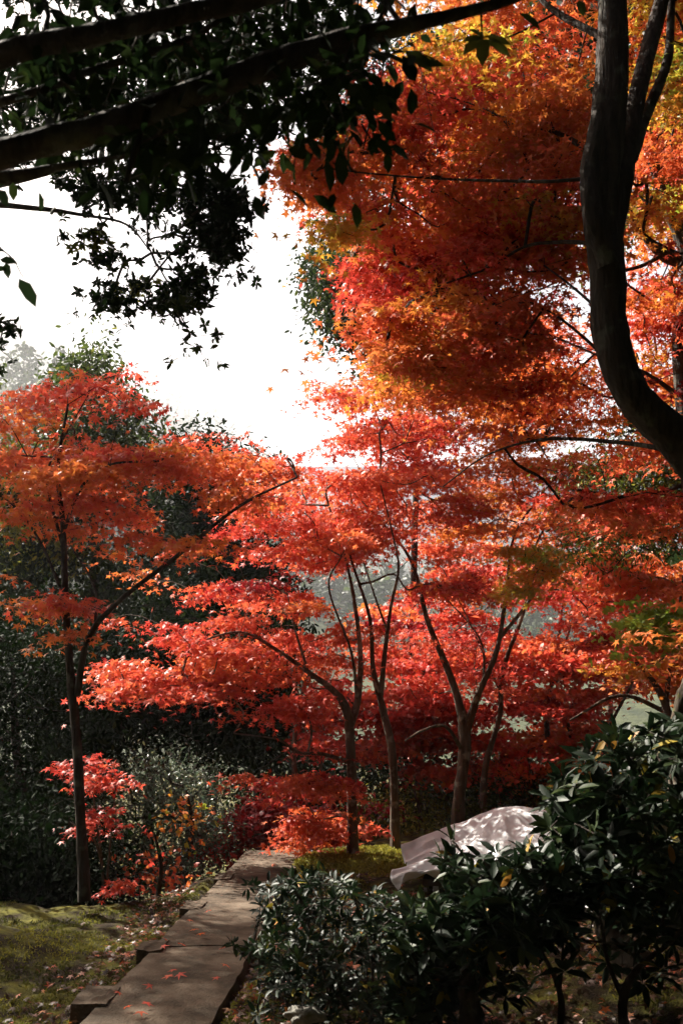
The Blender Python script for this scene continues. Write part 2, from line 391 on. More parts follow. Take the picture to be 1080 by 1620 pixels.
# ------------------------------------------------------------ edging blocks
import bmesh
def box_mesh(name, size, mat, bev=.008, parent=None, loc=(0, 0, 0), rot=(0, 0, 0), rough=0):
    bm = bmesh.new(); bmesh.ops.create_cube(bm, size=1)
    for v in bm.verts: v.co.x *= size[0]; v.co.y *= size[1]; v.co.z *= size[2]
    if rough: bmesh.ops.subdivide_edges(bm, edges=bm.edges, cuts=3, use_grid_fill=True)
    else: bmesh.ops.bevel(bm, geom=bm.edges[:], offset=bev, segments=2, affect='EDGES')
    if rough:
        for v in bm.verts: v.co += Vector(rng.normal(size=3)) * rough
    me = bpy.data.meshes.new(name); bm.to_mesh(me); bm.free(); me.materials.append(mat)
    o = bpy.data.objects.new(name, me); col.objects.link(o); o.location = loc; o.rotation_euler = rot
    if parent: o.parent = parent
    return o
for (cx, yn, yf, wdt, lab) in [
    (-1.52, 4.75, 5.05, .30, 'weathered edging stone at the very front left corner of the path'),
    (-1.37, 5.62, 6.0, .24, 'lit square edging stone beside the path, second from the front'),
    (-1.27, 6.75, 7.05, .20, 'dark edging stone halfway along the left side of the path'),
    (-1.19, 8.0, 8.35, .20, 'edging stone beside the path next to the moss bank crest'),
    (-1.10, 9.25, 9.6, .18, 'far edging stone with a bright yellow lit top by the path end')]:
    o = box_mesh('edging_stone', (wdt * .8, (yf - yn) * .9, .25), M_STONE, .012, rough=.004, loc=(cx + .05, (yn + yf) / 2, -.13 + .012))
    tag(o, lab, 'edging stone', 'stones edging the path')

# ------------------------------------------------------------ far hills
def hill(name, pts, Y, depth, nx=160, ny=30, bumps=1.0, seed=3, sc_=7):
    """ridge given as (px,py) at depth Y, sloping towards the valley"""
    rp = np.array([P(a, b, Y) for a, b in pts])
    X = np.linspace(rp[0, 0], rp[-1, 0], nx); Z = np.interp(X, rp[:, 0], rp[:, 2])
    V = []
    for j in range(ny):
        t = j / (ny - 1); y = Y - depth + depth * 1.5 * t
        z = -9 + (Z + 9) * (1 - ((max(0, 1 - t * 1.5)) ** 1.3)) if t <= 2 / 3 else -9 + (Z + 9) * (1 - (t - 2 / 3) * 1.2)
        z = z + bumps * vnoise(X, np.full(nx, y), sc_, seed) + .5 * bumps * vnoise(X, np.full(nx, y), sc_ * .4, seed + 1)
        V.append(np.stack([X, np.full(nx, y), z], 1))
    V = np.vstack(V); i = np.arange(nx * ny).reshape(ny, nx)
    F = np.stack([i[:-1, :-1], i[:-1, 1:], i[1:, 1:], i[1:, :-1]], -1).reshape(-1, 4)
    return tag(np_mesh(name, V, F, 4, M_HILL, smooth=True), kind='structure'), V
H1 = [(-900, 470), (-300, 500), (0, 545), (110, 565), (200, 620), (300, 680), (390, 730), (470, 830), (600, 900), (800, 915), (1080, 905), (1700, 830), (2400, 800)]
_, HV1 = hill('far_hill', H1, 1100, 600, bumps=10, sc_=60, nx=220, ny=50)
H2 = [(-900, 560), (-100, 600), (60, 620), (170, 650), (260, 760), (380, 880), (560, 960), (800, 980), (1080, 960), (1900, 900)]
_, HV2 = hill('near_hill', H2, 330, 190, sc_=18, nx=200, ny=40, bumps=2.5, seed=9)
def forest(name, V, n, hmin, hmax):
    """a wood too far to count: leafy tufts stacked into crowns"""
    ii = rng.choice(len(V), n); b = V[ii] + rng.normal(size=(n, 3)) * np.array([.3, .3, .03]) * hmin; h = rng.uniform(hmin, hmax, n); k = 40
    t = rng.uniform(.1, 1, (n, k)); a = rng.uniform(0, 6.28, (n, k)); rr = (h[:, None] * .30) * np.sqrt(np.clip(1.02 - t, 0, 1)) * rng.uniform(.4, 1, (n, k))
    pos = b[:, None] + np.stack([np.cos(a) * rr, np.sin(a) * rr, t * h[:, None]], -1)
    pos = pos.reshape(-1, 3); m = len(pos)
    tag(leaves(name, pos, norm(rng.normal(size=(m, 3)) + [0, 0, .5]), rng.normal(size=(m, 3)), np.repeat(h * .16, k) * rng.uniform(.6, 1.2, m), rng.uniform(0, .6, m), 'wide', M_EVER), kind='stuff')
forest('hillside_wood', HV1[len(HV1) // 3:], 2600, 20, 38)
forest('valley_wood', HV2[len(HV2) // 4:], 1800, 9, 17)

# ------------------------------------------------------------ maples of the middle ground
B = ground_z
def gz(px, py, Y):  # base point on the ground near that pixel
    p = P(px, py, Y); return p
# A: left maple, slim double stem
A_base = P(133, 1408, 8.6)
skA = [sk((134, 1425, 8.6, 20), (128, 1300, 8.6, 16), (122, 1180, 8.6, 15), (112, 1070, 8.6, 13), (104, 950, 8.6, 11), (100, 830, 8.7, 9), (92, 740, 8.7, 6), (108, 640, 8.8, 4)),
       sk((122, 1100, 8.6, 12), (140, 1010, 8.5, 10), (190, 950, 8.4, 8), (280, 880, 8.4, 7), (380, 800, 8.5, 5), (470, 755, 8.7, 3)),
       sk((101, 840, 8.7, 7), (130, 770, 8.6, 5), (175, 735, 8.5, 4), (250, 730, 8.5, 3)),
       sk((101, 870, 8.7, 6), (75, 760, 8.9, 4), (95, 705, 9.0, 3), (140, 625, 9.2, 2)),
       sk((104, 950, 8.6, 6), (60, 850, 8.8, 4), (10, 790, 9.0, 3), (-60, 760, 9.1, 2)),
       sk((150, 1000, 8.5, 5), (150, 930, 8.9, 4), (110, 860, 9.2, 2))]
clA = np.vstack([
    region([(0, 625), (120, 600), (200, 603), (235, 625), (270, 655), (200, 680), (100, 660), (0, 665)], 8.6, 10.0, 16, 9, .4, .34, .05),  # darker red tint paints in the shade on the crown top
    region([(-120, 640), (0, 640), (150, 690), (330, 690), (420, 720), (300, 750), (150, 760), (0, 740), (-120, 760)], 8.5, 10.2, 28, 8, .42, .43, .06),
    region([(0, 760), (150, 770), (270, 780), (390, 790), (330, 870), (220, 860), (100, 840), (0, 830)], 8.4, 10.0, 20, 8, .4, .44, .07),
    region([(250, 700), (420, 715), (500, 735), (430, 800), (300, 800), (230, 780)], 8.4, 9.8, 16, 8, .38, .47, .06),
    region([(60, 690), (250, 700), (270, 760), (120, 790), (40, 760)], 8.3, 10, 7, 8, .38, .5, .06),
    region([(0, 950), (50, 930), (160, 950), (170, 975), (100, 985), (10, 985)], 8.2, 8.9, 7, 8, .3, .42, .05),
    region([(100, 980), (130, 985), (120, 1010), (95, 1010)], 8.4, 8.8, 2, 5, .2, .4, .05)])
tree('maple_tree', 'slim dark-stemmed maple left of the path with orange red layered crown', 'maple tree', A_base, skA, clA, 27, .049, .125, bark=M_DBARK)

# B: trunk at (555,1345), red sprays to the left
B_base = P(556, 1350, 10.4)
skB = [sk((558, 1352, 10.4, 21), (557, 1280, 10.4, 16), (555, 1200, 10.4, 15), (550, 1130, 10.4, 15), (530, 1095, 10.3, 11), (490, 1065, 10.2, 8), (440, 1030, 10.1, 6), (380, 1000, 9.9, 4), (300, 1020, 9.8, 3)),
       sk((553, 1150, 10.4, 13), (565, 1110, 10.5, 11), (570, 1040, 10.6, 8), (560, 950, 10.8, 6), (545, 880, 10.9, 4), (520, 800, 10.9, 3)),
       sk((549, 1205, 10.4, 7), (510, 1193, 10.2, 6), (470, 1190, 10.0, 5), (440, 1170, 9.9, 3), (370, 1160, 9.8, 2)),
       sk((487, 1190, 10.1, 4), (492, 1150, 10.1, 3), (470, 1090, 10.1, 2.5)),
       sk((489, 1068, 10.2, 5), (465, 990, 10.3, 3), (455, 940, 10.3, 2)),
       sk((565, 1110, 10.5, 6), (555, 1030, 10.3, 4), (520, 930, 10.2, 3), (540, 880, 10.2, 2)),
       sk((557, 1290, 10.4, 4), (530, 1292, 10.3, 3), (500, 1300, 10.2, 2))]
clB = np.vstack([
    region([(130, 1105), (160, 1060), (230, 1025), (340, 1010), (430, 1020), (480, 1050), (430, 1085), (330, 1110), (260, 1120), (200, 1110)], 9.7, 11.0, 30, 10, .36, .33, .05),
    region([(170, 985), (250, 985), (400, 1000), (380, 1030), (230, 1025)], 9.4, 10.4, 9, 9, .3, .3, .04),
    region([(200, 885), (290, 880), (380, 900), (460, 930), (560, 960), (620, 1000), (560, 1060), (470, 1040), (400, 990), (300, 960), (250, 930)], 10.3, 11.6, 28, 9, .38, .30, .05),
    region([(380, 1110), (470, 1100), (540, 1120), (520, 1170), (430, 1150)], 9.8, 10.6, 7, 8, .3, .28, .05),
    region([(350, 1155), (440, 1148), (450, 1170), (370, 1180)], 9.6, 10.0, 5, 8, .22, .27, .04),
    region([(360, 1225), (420, 1195), (520, 1195), (550, 1210), (550, 1250), (460, 1240), (380, 1245)], 9.9, 10.8, 12, 9, .3, .24, .04),
    region([(355, 1345), (400, 1315), (480, 1290), (540, 1285), (545, 1300), (530, 1330), (440, 1345), (380, 1355)], 10.1, 10.8, 13, 9, .26, .33, .05),
    region([(340, 780), (450, 740), (560, 720), (640, 760), (600, 850), (520, 900), (420, 900), (350, 870)], 10.3, 12.2, 42, 9, .42, .33, .05)])
tree('maple_tree', 'forked maple on the moss mound nearest the path end, red sprays reaching left', 'maple tree', B_base, skB, clB, 28, .049, .125)

# C: trunk at (625,1345)
C_base = P(625, 1350, 10.8)
skC = [sk((626, 1352, 10.8, 18), (624, 1280, 10.8, 14), (620, 1190, 10.8, 13), (605, 1120, 10.8, 11), (590, 1060, 10.8, 8), (585, 980, 10.9, 6), (560, 900, 11.1, 4), (545, 850, 11.2, 3)),
       sk((602, 1100, 10.8, 9), (610, 1020, 10.7, 7), (618, 960, 10.6, 5), (630, 900, 10.6, 4), (622, 850, 10.6, 3), (600, 760, 10.8, 2)),
       sk((613, 1000, 10.7, 4), (595, 950, 10.6, 3), (575, 890, 10.6, 2))]
clC = np.vstack([
    region([(500, 610), (560, 600), (620, 640), (700, 620), (720, 700), (700, 760), (560, 740), (520, 680), (560, 650)], 10.8, 12.8, 36, 9, .42, .26, .05),
    region([(560, 740), (700, 720), (760, 800), (700, 860), (560, 860), (500, 830)], 10.8, 12.8, 44, 9, .42, .36, .06),
    region([(620, 880), (760, 860), (780, 960), (700, 1000), (640, 960)], 11.5, 13, 18, 9, .42, .32, .06)])
tree('maple_tree', 'slender curved maple standing right of the forked one on the moss mound', 'maple tree', C_base, skC, clC, 26, .049, .13)

# D: trunk at (725,1300)
D_base = P(724, 1310, 12.0)
skD = [sk((722, 1330, 12, 24), (727, 1250, 12, 18), (735, 1170, 12, 19), (722, 1100, 12, 12), (700, 1040, 11.9, 10), (675, 980, 11.8, 8), (655, 900, 11.8, 6), (625, 850, 11.8, 4), (560, 780, 11.6, 2)),
       sk((736, 1165, 12, 13), (755, 1100, 12, 11), (785, 1030, 12, 8), (800, 940, 12, 6), (812, 850, 12, 4), (850, 790, 12, 3), (900, 730, 12.1, 2)),
       sk((790, 1010, 12, 6), (830, 960, 11.9, 5), (870, 905, 11.8, 3), (930, 860, 11.8, 2)),
       sk((732, 1190, 12, 6), (705, 1150, 11.8, 5), (670, 1155, 11.7, 4), (640, 1172, 11.6, 2)),
       sk((765, 1080, 12, 5), (758, 1010, 12.1, 3), (690, 930, 12.1, 2))]
clD = np.vstack([
    region([(660, 620), (760, 570), (880, 560), (960, 600), (940, 680), (820, 700), (700, 690)], 11.6, 13.6, 38, 9, .45, .42, .06),
    region([(700, 700), (860, 690), (1000, 720), (960, 800), (820, 860), (720, 840)], 11.6, 13.6, 38, 9, .45, .53, .07),
    region([(780, 850), (860, 850), (900, 900), (870, 960), (800, 960)], 11.0, 11.8, 15, 8, .36, .84, .06),
    region([(640, 1000), (760, 980), (830, 1000), (800, 1100), (680, 1110), (620, 1060)], 12.2, 13.4, 20, 9, .42, .22, .05)])
tree('maple_tree', 'maple with V shaped fork rising behind the pale cloth, orange crown', 'maple tree', D_base, skD, clD, 26, .049, .13)

# E: thin crooked stem beside D
E_base = P(764, 1300, 12.6)
skE = [sk((766, 1330, 12.6, 13), (764, 1270, 12.6, 11), (768, 1210, 12.6, 10), (790, 1130, 12.6, 8), (795, 1060, 12.6, 7), (830, 960, 12.7, 5), (840, 880, 12.8, 4), (880, 800, 12.9, 3)),
       sk((793, 1100, 12.6, 4), (740, 980, 12.8, 3), (700, 900, 13, 2))]
clE = np.vstack([region([(820, 880), (1080, 900), (1120, 960), (1080, 1000), (900, 1000), (800, 960)], 12.4, 14.5, 34, 9, .5, .24, .05),
                 region([(880, 780), (1000, 800), (1120, 820), (1080, 850), (900, 850)], 12, 14, 12, 9, .45, .42, .05)])
tree('maple_tree', 'thin crooked maple stem directly right of the V shaped one', 'maple tree', E_base, skE, clE, 26, .05, .14)

# background maples filling the slope
def bgmaple(label, px, py, Y, polys, stems, per=26):
    skl = [sk((px, py + 60, Y, 12), (px + 4, py - 20, Y, 10), (px - 6, py - 110, Y, 8), (px + 10, py - 220, Y, 5), (px + 20, py - 300, Y, 3))]
    for s in stems: skl.append(sk(*s))
    cl = np.vstack([region(*p[:3], p[3], 9, .5, p[4], .07) for p in polys])
    tree('maple_tree', label, 'maple tree', P(px, py, Y), skl, cl, per, .056, .14, tpl='maplefar', sides=7)
bgmaple('crimson maple low in the shade between the two left trunks and the path end', 470, 1300, 12.6,
        [([(290, 1330), (360, 1290), (400, 1240), (560, 1230), (620, 1260), (560, 1330), (400, 1345), (300, 1360)], 11.6, 13.2, 40, .06),
         ([(480, 1090), (640, 1040), (720, 1090), (700, 1180), (560, 1200), (480, 1160)], 12.6, 14.4, 44, .17)], [])
bgmaple('red maple filling the gap between the forked trunk and the V shaped trunk', 660, 1280, 14.5,
        [([(600, 1120), (760, 1100), (800, 1180), (760, 1240), (620, 1230)], 13.5, 15.5, 40, .2),
         ([(560, 960), (700, 940), (820, 990), (800, 1090), (600, 1090)], 14, 16, 40, .24),
         ([(640, 900), (800, 880), (1090, 890), (1090, 960), (700, 960)], 14, 16.5, 20, .38)],
        [((780, 1310, 14.3, 10), (720, 1270, 14.3, 8), (650, 1235, 14.3, 6), (600, 1180, 14.4, 4))])
bgmaple('orange red maple behind the rhododendron with several leaning stems', 870, 1250, 14.5,
        [([(790, 1000), (1000, 990), (1100, 1040), (1000, 1090), (860, 1090), (780, 1060)], 13, 15, 40, .36),
         ([(780, 1080), (960, 1090), (980, 1190), (880, 1260), (760, 1240)], 13.5, 16, 46, .33),
         ([(800, 1160), (900, 1150), (960, 1220), (840, 1270)], 13.5, 15, 16, .5)],
        [((900, 1300, 14.2, 10), (905, 1180, 14.2, 7), (880, 1080, 14.2, 5), (905, 980, 14.2, 3)),
         ((920, 1300, 14, 9), (950, 1180, 14, 6), (1000, 1080, 14, 4))])
bgmaple('maple with a bright lime green patch at the right edge, red above', 1060, 1210, 12,
        [([(990, 980), (1060, 950), (1130, 960), (1120, 1020), (1010, 1010)], 10, 10.8, 16, .98),
         ([(900, 850), (1000, 870), (1130, 900), (1100, 950), (960, 940)], 12, 14, 22, .45),
         ([(930, 1010), (1120, 1010), (1150, 1110), (980, 1070)], 11.5, 13, 16, .55)],
        [((1075, 1240, 11.8, 20), (1050, 1110, 11.8, 12), (1000, 1040, 11.8, 6)), ((1060, 1130, 11.9, 8), (980, 1100, 12, 6), (900, 1140, 12.2, 3))])
bgmaple('pale orange thin-leaved maple high behind the right crowns, hazy', 960, 1120, 19,
        [([(860, 850), (960, 840), (1080, 860), (1080, 900), (900, 920)], 17, 20, 16, .5),
         ([(640, 760), (800, 760), (900, 800), (900, 880), (700, 880), (620, 840)], 16, 19, 26, .45)], [])
# olive bushes under them
def shrub(label, px, py, Y, polys, per, size, spread, tpl, mat, name='shrub', bark=None, tsd=.12, twigs=None, stems=None, rad=.3, flat=.8, **kw):
    skl = [sk((px, py + 20, Y, 8), (px + 5, py - 30, Y, 6), (px - 5, py - 80, Y, 4))] + [sk(*s) for s in (stems or [])]
    cl = np.vstack([region(p[0], p[1], p[2], p[3], 8, rad, p[4], .1, thick=.14) for p in polys])
    return tree(name, label, 'shrub', P(px, py, Y), skl, cl, per, size, spread, tpl=tpl, mat=mat, bark=bark or M_DBARK, flat=flat, upness=.4, crown='foliage', stem='stem', tsd=tsd, sides=7, tw_limit=twigs, **kw)
shrub('mossy olive green bush behind the slender curved maple', 660, 1330, 12.6,
      [([(560, 1260), (640, 1250), (720, 1250), (760, 1280), (720, 1345), (580, 1345)], 11.8, 13.4, 34, .72)], 26, .05, .12, 'oval', M_EVER)
shrub('dark olive bush behind the thin crooked maple stem', 840, 1280, 13.4,
      [([(760, 1230), (900, 1220), (960, 1260), (900, 1320), (740, 1320)], 12.8, 14, 26, .55)], 24, .05, .12, 'oval', M_EVER)

shrub('wide dark bush behind the trunks at the foot of the red crowns', 620, 1330, 15.5,
      [([(360, 1130), (520, 1160), (700, 1180), (900, 1180), (1120, 1150), (1120, 1330), (380, 1360)], 14.8, 17.5, 190, .25)], 26, .09, .2, 'oval', M_EVER, rad=.5)
# ------------------------------------------------------------ left dark wood
def evergreen(label, px, py, Y, trunk_w, polys, per=30, size=.10, spread=.22, tint=.25, tpl='oval', top=None, name='evergreen_tree', mat=None, rad=.6, down=.5, lim=500, bark=None, cat='evergreen tree'):
    top = top or (px, py - 700)
    skl = [sk((px, py + 40, Y, trunk_w), (px + 8, py - 100, Y, trunk_w * .8), ((px + top[0]) / 2, (py + top[1]) / 2, Y, trunk_w * .6), (top[0], top[1] + 60, Y, trunk_w * .2))]
    cl = np.vstack([region(p[0], p[1], p[2], p[3], 9, rad, p[4] if len(p) > 4 else tint, .1, thick=.22, tilt=.3) for p in polys])
    return tree(name, label, cat, P(px, py, Y), skl, cl, per, size, spread, tpl=tpl, mat=mat or M_EVER, bark=bark or M_DBARK, flat=.75, upness=.35, down=down, sides=8, tw_limit=lim, twig=.004, maxr=.05, tsd=.1)
evergreen('tall pale green broadleaf tree whose tip stands above the left maple', 150, 1250, 17, 22,
          [([(75, 610), (100, 570), (150, 545), (170, 560), (215, 605), (250, 690), (230, 760), (100, 760), (60, 700)], 15.8, 18, 34, .62),
           ([(-60, 740), (260, 740), (330, 900), (300, 1000), (-60, 1000)], 16, 18.5, 60, .3)], top=(150, 560), size=.11, spread=.2, rad=.5)
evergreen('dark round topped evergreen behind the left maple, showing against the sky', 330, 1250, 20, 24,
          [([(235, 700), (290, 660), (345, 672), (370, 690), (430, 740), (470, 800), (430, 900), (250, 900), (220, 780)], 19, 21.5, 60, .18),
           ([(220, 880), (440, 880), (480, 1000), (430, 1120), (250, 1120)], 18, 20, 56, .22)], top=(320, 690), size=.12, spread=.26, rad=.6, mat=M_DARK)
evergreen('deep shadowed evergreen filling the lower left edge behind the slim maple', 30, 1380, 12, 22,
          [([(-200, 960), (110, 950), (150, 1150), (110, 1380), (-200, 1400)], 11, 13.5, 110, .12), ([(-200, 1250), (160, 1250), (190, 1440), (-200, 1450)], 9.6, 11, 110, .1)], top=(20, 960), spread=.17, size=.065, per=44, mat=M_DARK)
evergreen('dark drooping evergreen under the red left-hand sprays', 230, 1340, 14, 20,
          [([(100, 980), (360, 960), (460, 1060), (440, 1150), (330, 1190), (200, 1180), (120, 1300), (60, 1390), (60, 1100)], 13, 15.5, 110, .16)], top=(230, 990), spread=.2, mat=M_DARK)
evergreen('yellow green broadleaf tree at the left edge with sunlit leaf tips', -60, 1300, 16.5, 18,
          [([(-120, 640), (0, 650), (70, 700), (130, 850), (110, 900), (0, 890), (-120, 880)], 16, 18, 55, .97),
           ([(-160, 560), (-20, 565), (15, 600), (0, 680), (-140, 680)], 16, 17.5, 12, .6)], top=(-50, 640), size=.10, spread=.2, per=22)
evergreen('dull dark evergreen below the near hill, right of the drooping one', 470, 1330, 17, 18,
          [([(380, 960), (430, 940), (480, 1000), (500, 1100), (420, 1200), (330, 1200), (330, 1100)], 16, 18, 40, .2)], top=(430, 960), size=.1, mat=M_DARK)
# misty grey shrub, lit bits
evergreen('misty grey green small tree in a sunbeam left of the path end', 290, 1400, 11.6, 9,
          [([(200, 1200), (260, 1175), (340, 1190), (370, 1250), (350, 1330), (300, 1400), (210, 1400), (170, 1330), (180, 1250)], 11, 12.4, 70, .45), ([(150, 1330), (340, 1340), (340, 1410), (150, 1430)], 10.2, 11.4, 24, .4)], per=26, size=.04, spread=.13, tpl='oval', mat=M_GREY, top=(285, 1190), rad=.28)
shrub('low coral leaved bush on the moss bank crest by the path', 250, 1400, 9.6,
      [([(200, 1330), (330, 1320), (350, 1390), (300, 1420), (190, 1415)], 9.2, 10.2, 2, .42)], 14, .04, .10, 'maplefar', M_MAPLE)
shrub('golden leaved sapling showing through the misty grey tree', 300, 1330, 11,
      [([(235, 1270), (330, 1250), (345, 1300), (260, 1320)], 10.6, 11, 2, .7)], 9, .045, .10, 'maplefar', M_MAPLE)

# red sapling behind the slim stem
skG = [sk((165, 1420, 9.2, 5), (160, 1350, 9.2, 4), (150, 1280, 9.2, 3), (145, 1200, 9.2, 2)), sk((168, 1410, 9.2, 4), (175, 1330, 9.2, 3), (185, 1230, 9.2, 2)), sk((166, 1400, 9.2, 4), (150, 1330, 9.1, 3), (110, 1300, 9.1, 2))]
clG = np.vstack([region([(130, 1200), (160, 1190), (205, 1230), (200, 1290), (170, 1320), (130, 1310)], 8.9, 9.5, 17, 5, .17, .22, .04, thick=.03, droop=.1),
                 region([(85, 1300), (130, 1305), (120, 1320), (90, 1312)], 9, 9.2, 3, 5, .14, .2, .03, thick=.02),
                 region([(100, 1200), (125, 1200), (125, 1240), (105, 1235)], 9, 9.2, 3, 4, .14, .2, .03, thick=.02),
                 region([(165, 1400), (205, 1385), (205, 1400), (170, 1412)], 8.9, 9.2, 4, 6, .14, .25, .03, thick=.02)])
tree('maple_sapling', 'small crimson maple sapling with flat tiers behind the slim dark trunk', 'sapling', P(165, 1415, 9.2), skG, clG, 11, .045, .07, flat=.15, upness=1.3, sides=6)

# ------------------------------------------------------------ big dark-trunked maple of the upper right
H_Y = 5.4
skH = [sk((1260, 1120, 5.6, 74), (1200, 900, 5.6, 70), (1090, 720, 5.5, 66), (1000, 625, H_Y, 60), (965, 530, H_Y, 58), (960, 430, H_Y, 60), (948, 320, H_Y, 62), (960, 200, H_Y, 60), (968, 80, H_Y, 54), (965, -60, H_Y, 46), (950, -250, 5.3, 30), (930, -450, 5.3, 14)),
       sk((962, 420, 5.3, 36), (938, 340, 5.25, 34), (932, 270, 5.3, 32), (948, 180, 5.35, 28), (960, 90, H_Y, 26)),
       sk((966, 400, 5.4, 30), (982, 300, 5.45, 34), (1003, 170, 5.6, 32), (1030, 60, 5.8, 28), (1060, -60, 6.0, 22), (1090, -250, 6.2, 12)),
       sk((1000, 250, 5.5, 20), (1018, 190, 5.7, 20), (1055, 95, 5.9, 16), (1062, 0, 6, 12), (1080, -120, 6, 8)),
       sk((930, 282, 5.3, 7), (870, 287, 5.4, 6), (790, 286, 5.6, 5), (700, 283, 5.8, 4), (590, 275, 6, 3), (510, 265, 6.1, 2)),
       sk((935, 385, 5.4, 8), (890, 383, 5.7, 7), (830, 390, 6, 5), (770, 425, 6.2, 4), (690, 455, 6.4, 3), (620, 500, 6.5, 2)),
       sk((955, 60, 5.4, 14), (880, 20, 5.7, 11), (830, -20, 5.9, 8), (740, -60, 6.2, 5)),
       sk((950, 250, 5.5, 12), (880, 210, 6, 8), (800, 190, 6.4, 7), (750, 155, 6.7, 5), (680, 140, 7, 3)),
       sk((958, 500, 5.5, 6), (900, 450, 5.8, 4), (860, 420, 6.1, 3)),
       sk((1010, 640, 5.5, 10), (950, 560, 5.9, 6), (880, 500, 6.2, 4), (820, 470, 6.4, 2)),
       sk((1075, 715, 5.5, 10), (980, 700, 5.9, 7), (860, 695, 6.4, 5), (770, 720, 6.8, 3), (700, 770, 7, 2))]
clH = np.vstack([
    region([(415, 270), (470, 225), (560, 190), (640, 180), (660, 260), (560, 330), (470, 320)], 6.0, 7.4, 31, 9, .30, .44, .08),
    region([(500, 330), (560, 310), (620, 330), (560, 400), (515, 400)], 5.8, 6.6, 5, 8, .22, .8, .04),
    region([(600, 90), (760, 20), (900, -40), (960, 60), (940, 280), (760, 300), (600, 260)], 5.6, 7.6, 73, 9, .36, .5, .09),
    region([(640, 150), (760, 140), (830, 180), (760, 215), (650, 210)], 7.4, 8.4, 14, 9, .34, .14, .04),
    region([(540, 330), (700, 300), (920, 300), (930, 420), (760, 460), (600, 440)], 6.0, 8.0, 67, 9, .36, .42, .11),
    region([(640, 250), (930, 280), (930, 360), (760, 380), (640, 330)], 7.2, 8.4, 22, 9, .36, .2, .05),
    region([(530, 430), (600, 380), (700, 360), (720, 440), (620, 480), (560, 470)], 7.4, 8.4, 20, 9, .34, .26, .06),
    region([(560, 470), (740, 440), (850, 480), (900, 540), (760, 580), (640, 600), (600, 540)], 6.0, 7.8, 48, 9, .34, .5, .09),
    region([(980, -60), (1120, -60), (1120, 420), (1000, 420)], 6.6, 8.6, 34, 9, .36, .5, .1),
    region([(960, 420), (1140, 420), (1140, 640), (1010, 600)], 7.0, 8.6, 18, 9, .36, .4, .12),
    region([(560, -420), (760, -500), (1150, -460), (1250, -60), (960, -40), (760, 20), (600, 60)], 5.2, 9.5, 150, 9, .45, .6, .08),
    region([(610, 530), (700, 520), (720, 590), (640, 600)], 6.2, 7.0, 3, 9, .26, .78, .04),
    region([(1000, -40), (1120, -40), (1120, 180), (1010, 200)], 6.0, 7.0, 9, 9, .3, .84, .05),
    region([(700, 200), (900, 230), (900, 290), (760, 300)], 6.4, 7.6, 6, 9, .3, .72, .08),
    region([(620, 360), (760, 340), (930, 330), (930, 300), (700, 290)], 6.4, 7.4, 16, 9, .36, .16, .05),
    region([(660, 140), (760, 120), (800, 200), (640, 215)], 6.2, 7.2, 12, 9, .34, .15, .04),
    region([(780, 700), (900, 740), (1120, 790), (1100, 850), (960, 840), (840, 790)], 7.0, 8.4, 14, 9, .36, .35, .05)])
tree('maple_tree', 'large maple with thick curving dark trunk at right under a burnt orange canopy', 'maple tree', P(1260, 1120, 5.6), skH, clH, 22, .045, .11, bark=M_DBARK, sides=20, rough=.045)

# I: second trunk behind it
skI = [sk((1120, 1260, 8, 46), (1105, 1100, 8, 42), (1098, 800, 8, 36), (1078, 560, 8, 30), (1090, 420, 8, 30), (1060, 330, 8, 26), (1030, 240, 8, 22), (1015, 140, 8, 16), (1000, -60, 8, 10)),
       sk((1090, 420, 8, 22), (1045, 400, 8, 20), (1000, 345, 8, 10), (985, 300, 8.1, 7)),
       sk((1050, 402, 8, 8), (1000, 425, 8, 6), (900, 440, 8.2, 4), (850, 460, 8.4, 3)),
       sk((1090, 640, 8, 10), (1020, 590, 8.1, 6), (940, 560, 8.3, 4), (850, 520, 8.6, 2)),
       sk((1098, 760, 8, 9), (1040, 780, 8.2, 6), (960, 790, 8.4, 4), (880, 830, 8.6, 2))]
clI = np.vstack([
    region([(560, 575), (640, 545), (800, 545), (920, 600), (860, 660), (700, 650), (600, 625)], 7.4, 9.2, 34, 9, .38, .45, .08),
    region([(640, 500), (760, 480), (860, 520), (760, 580), (650, 570)], 7.2, 8.6, 14, 9, .36, .38, .1),
    region([(860, 560), (1000, 620), (1120, 700), (1120, 760), (980, 740), (860, 680)], 7.6, 9.4, 10, 9, .42, .42, .06),
    region([(960, 430), (1100, 430), (1140, 620), (1020, 620)], 8.2, 9.6, 16, 9, .4, .3, .12),
    region([(980, 200), (1140, 180), (1140, 420), (1010, 400)], 8.4, 9.8, 20, 9, .4, .6, .15),
    region([(760, 460), (920, 500), (940, 600), (800, 600)], 8.4, 9.8, 12, 9, .4, .45, .08)])
tree('maple_tree', 'second dark maple trunk at the right edge behind the thick curving one', 'maple tree', P(1120, 1230, 8), skI, clI, 22, .048, .13, bark=M_DBARK, sides=12)

# green trees behind upper right
evergreen('fine leaved evergreen behind the orange canopy, edge against the sky', 640, 1250, 16, 16,
          [([(490, 360), (560, 330), (620, 360), (700, 480), (680, 590), (600, 585), (570, 530), (520, 520), (495, 440)], 12.5, 14.5, 95, .32),
           ([(600, 520), (800, 500), (860, 560), (780, 600), (620, 600)], 12.5, 14.5, 80, .42),
           ([(500, 60), (640, 40), (900, 60), (930, 300), (700, 330), (520, 300)], 13, 15.5, 80, .2),
           ([(860, 60), (1100, 0), (1120, 400), (900, 400)], 13, 15.5, 30, .7)], per=34, size=.085, spread=.15, rad=.42, tpl='oval', top=(680, 150))
evergreen('green leaved tree at right below the curve of the dark trunk', 1100, 1250, 11, 20,
          [([(900, 760), (1000, 700), (1130, 680), (1150, 820), (1020, 870), (880, 860)], 9.4, 11, 75, .72),
           ([(930, 640), (1100, 640), (1120, 700), (960, 700)], 11, 12, 10, .5)], per=26, size=.055, spread=.15, rad=.4, tpl='lance', top=(1080, 700))

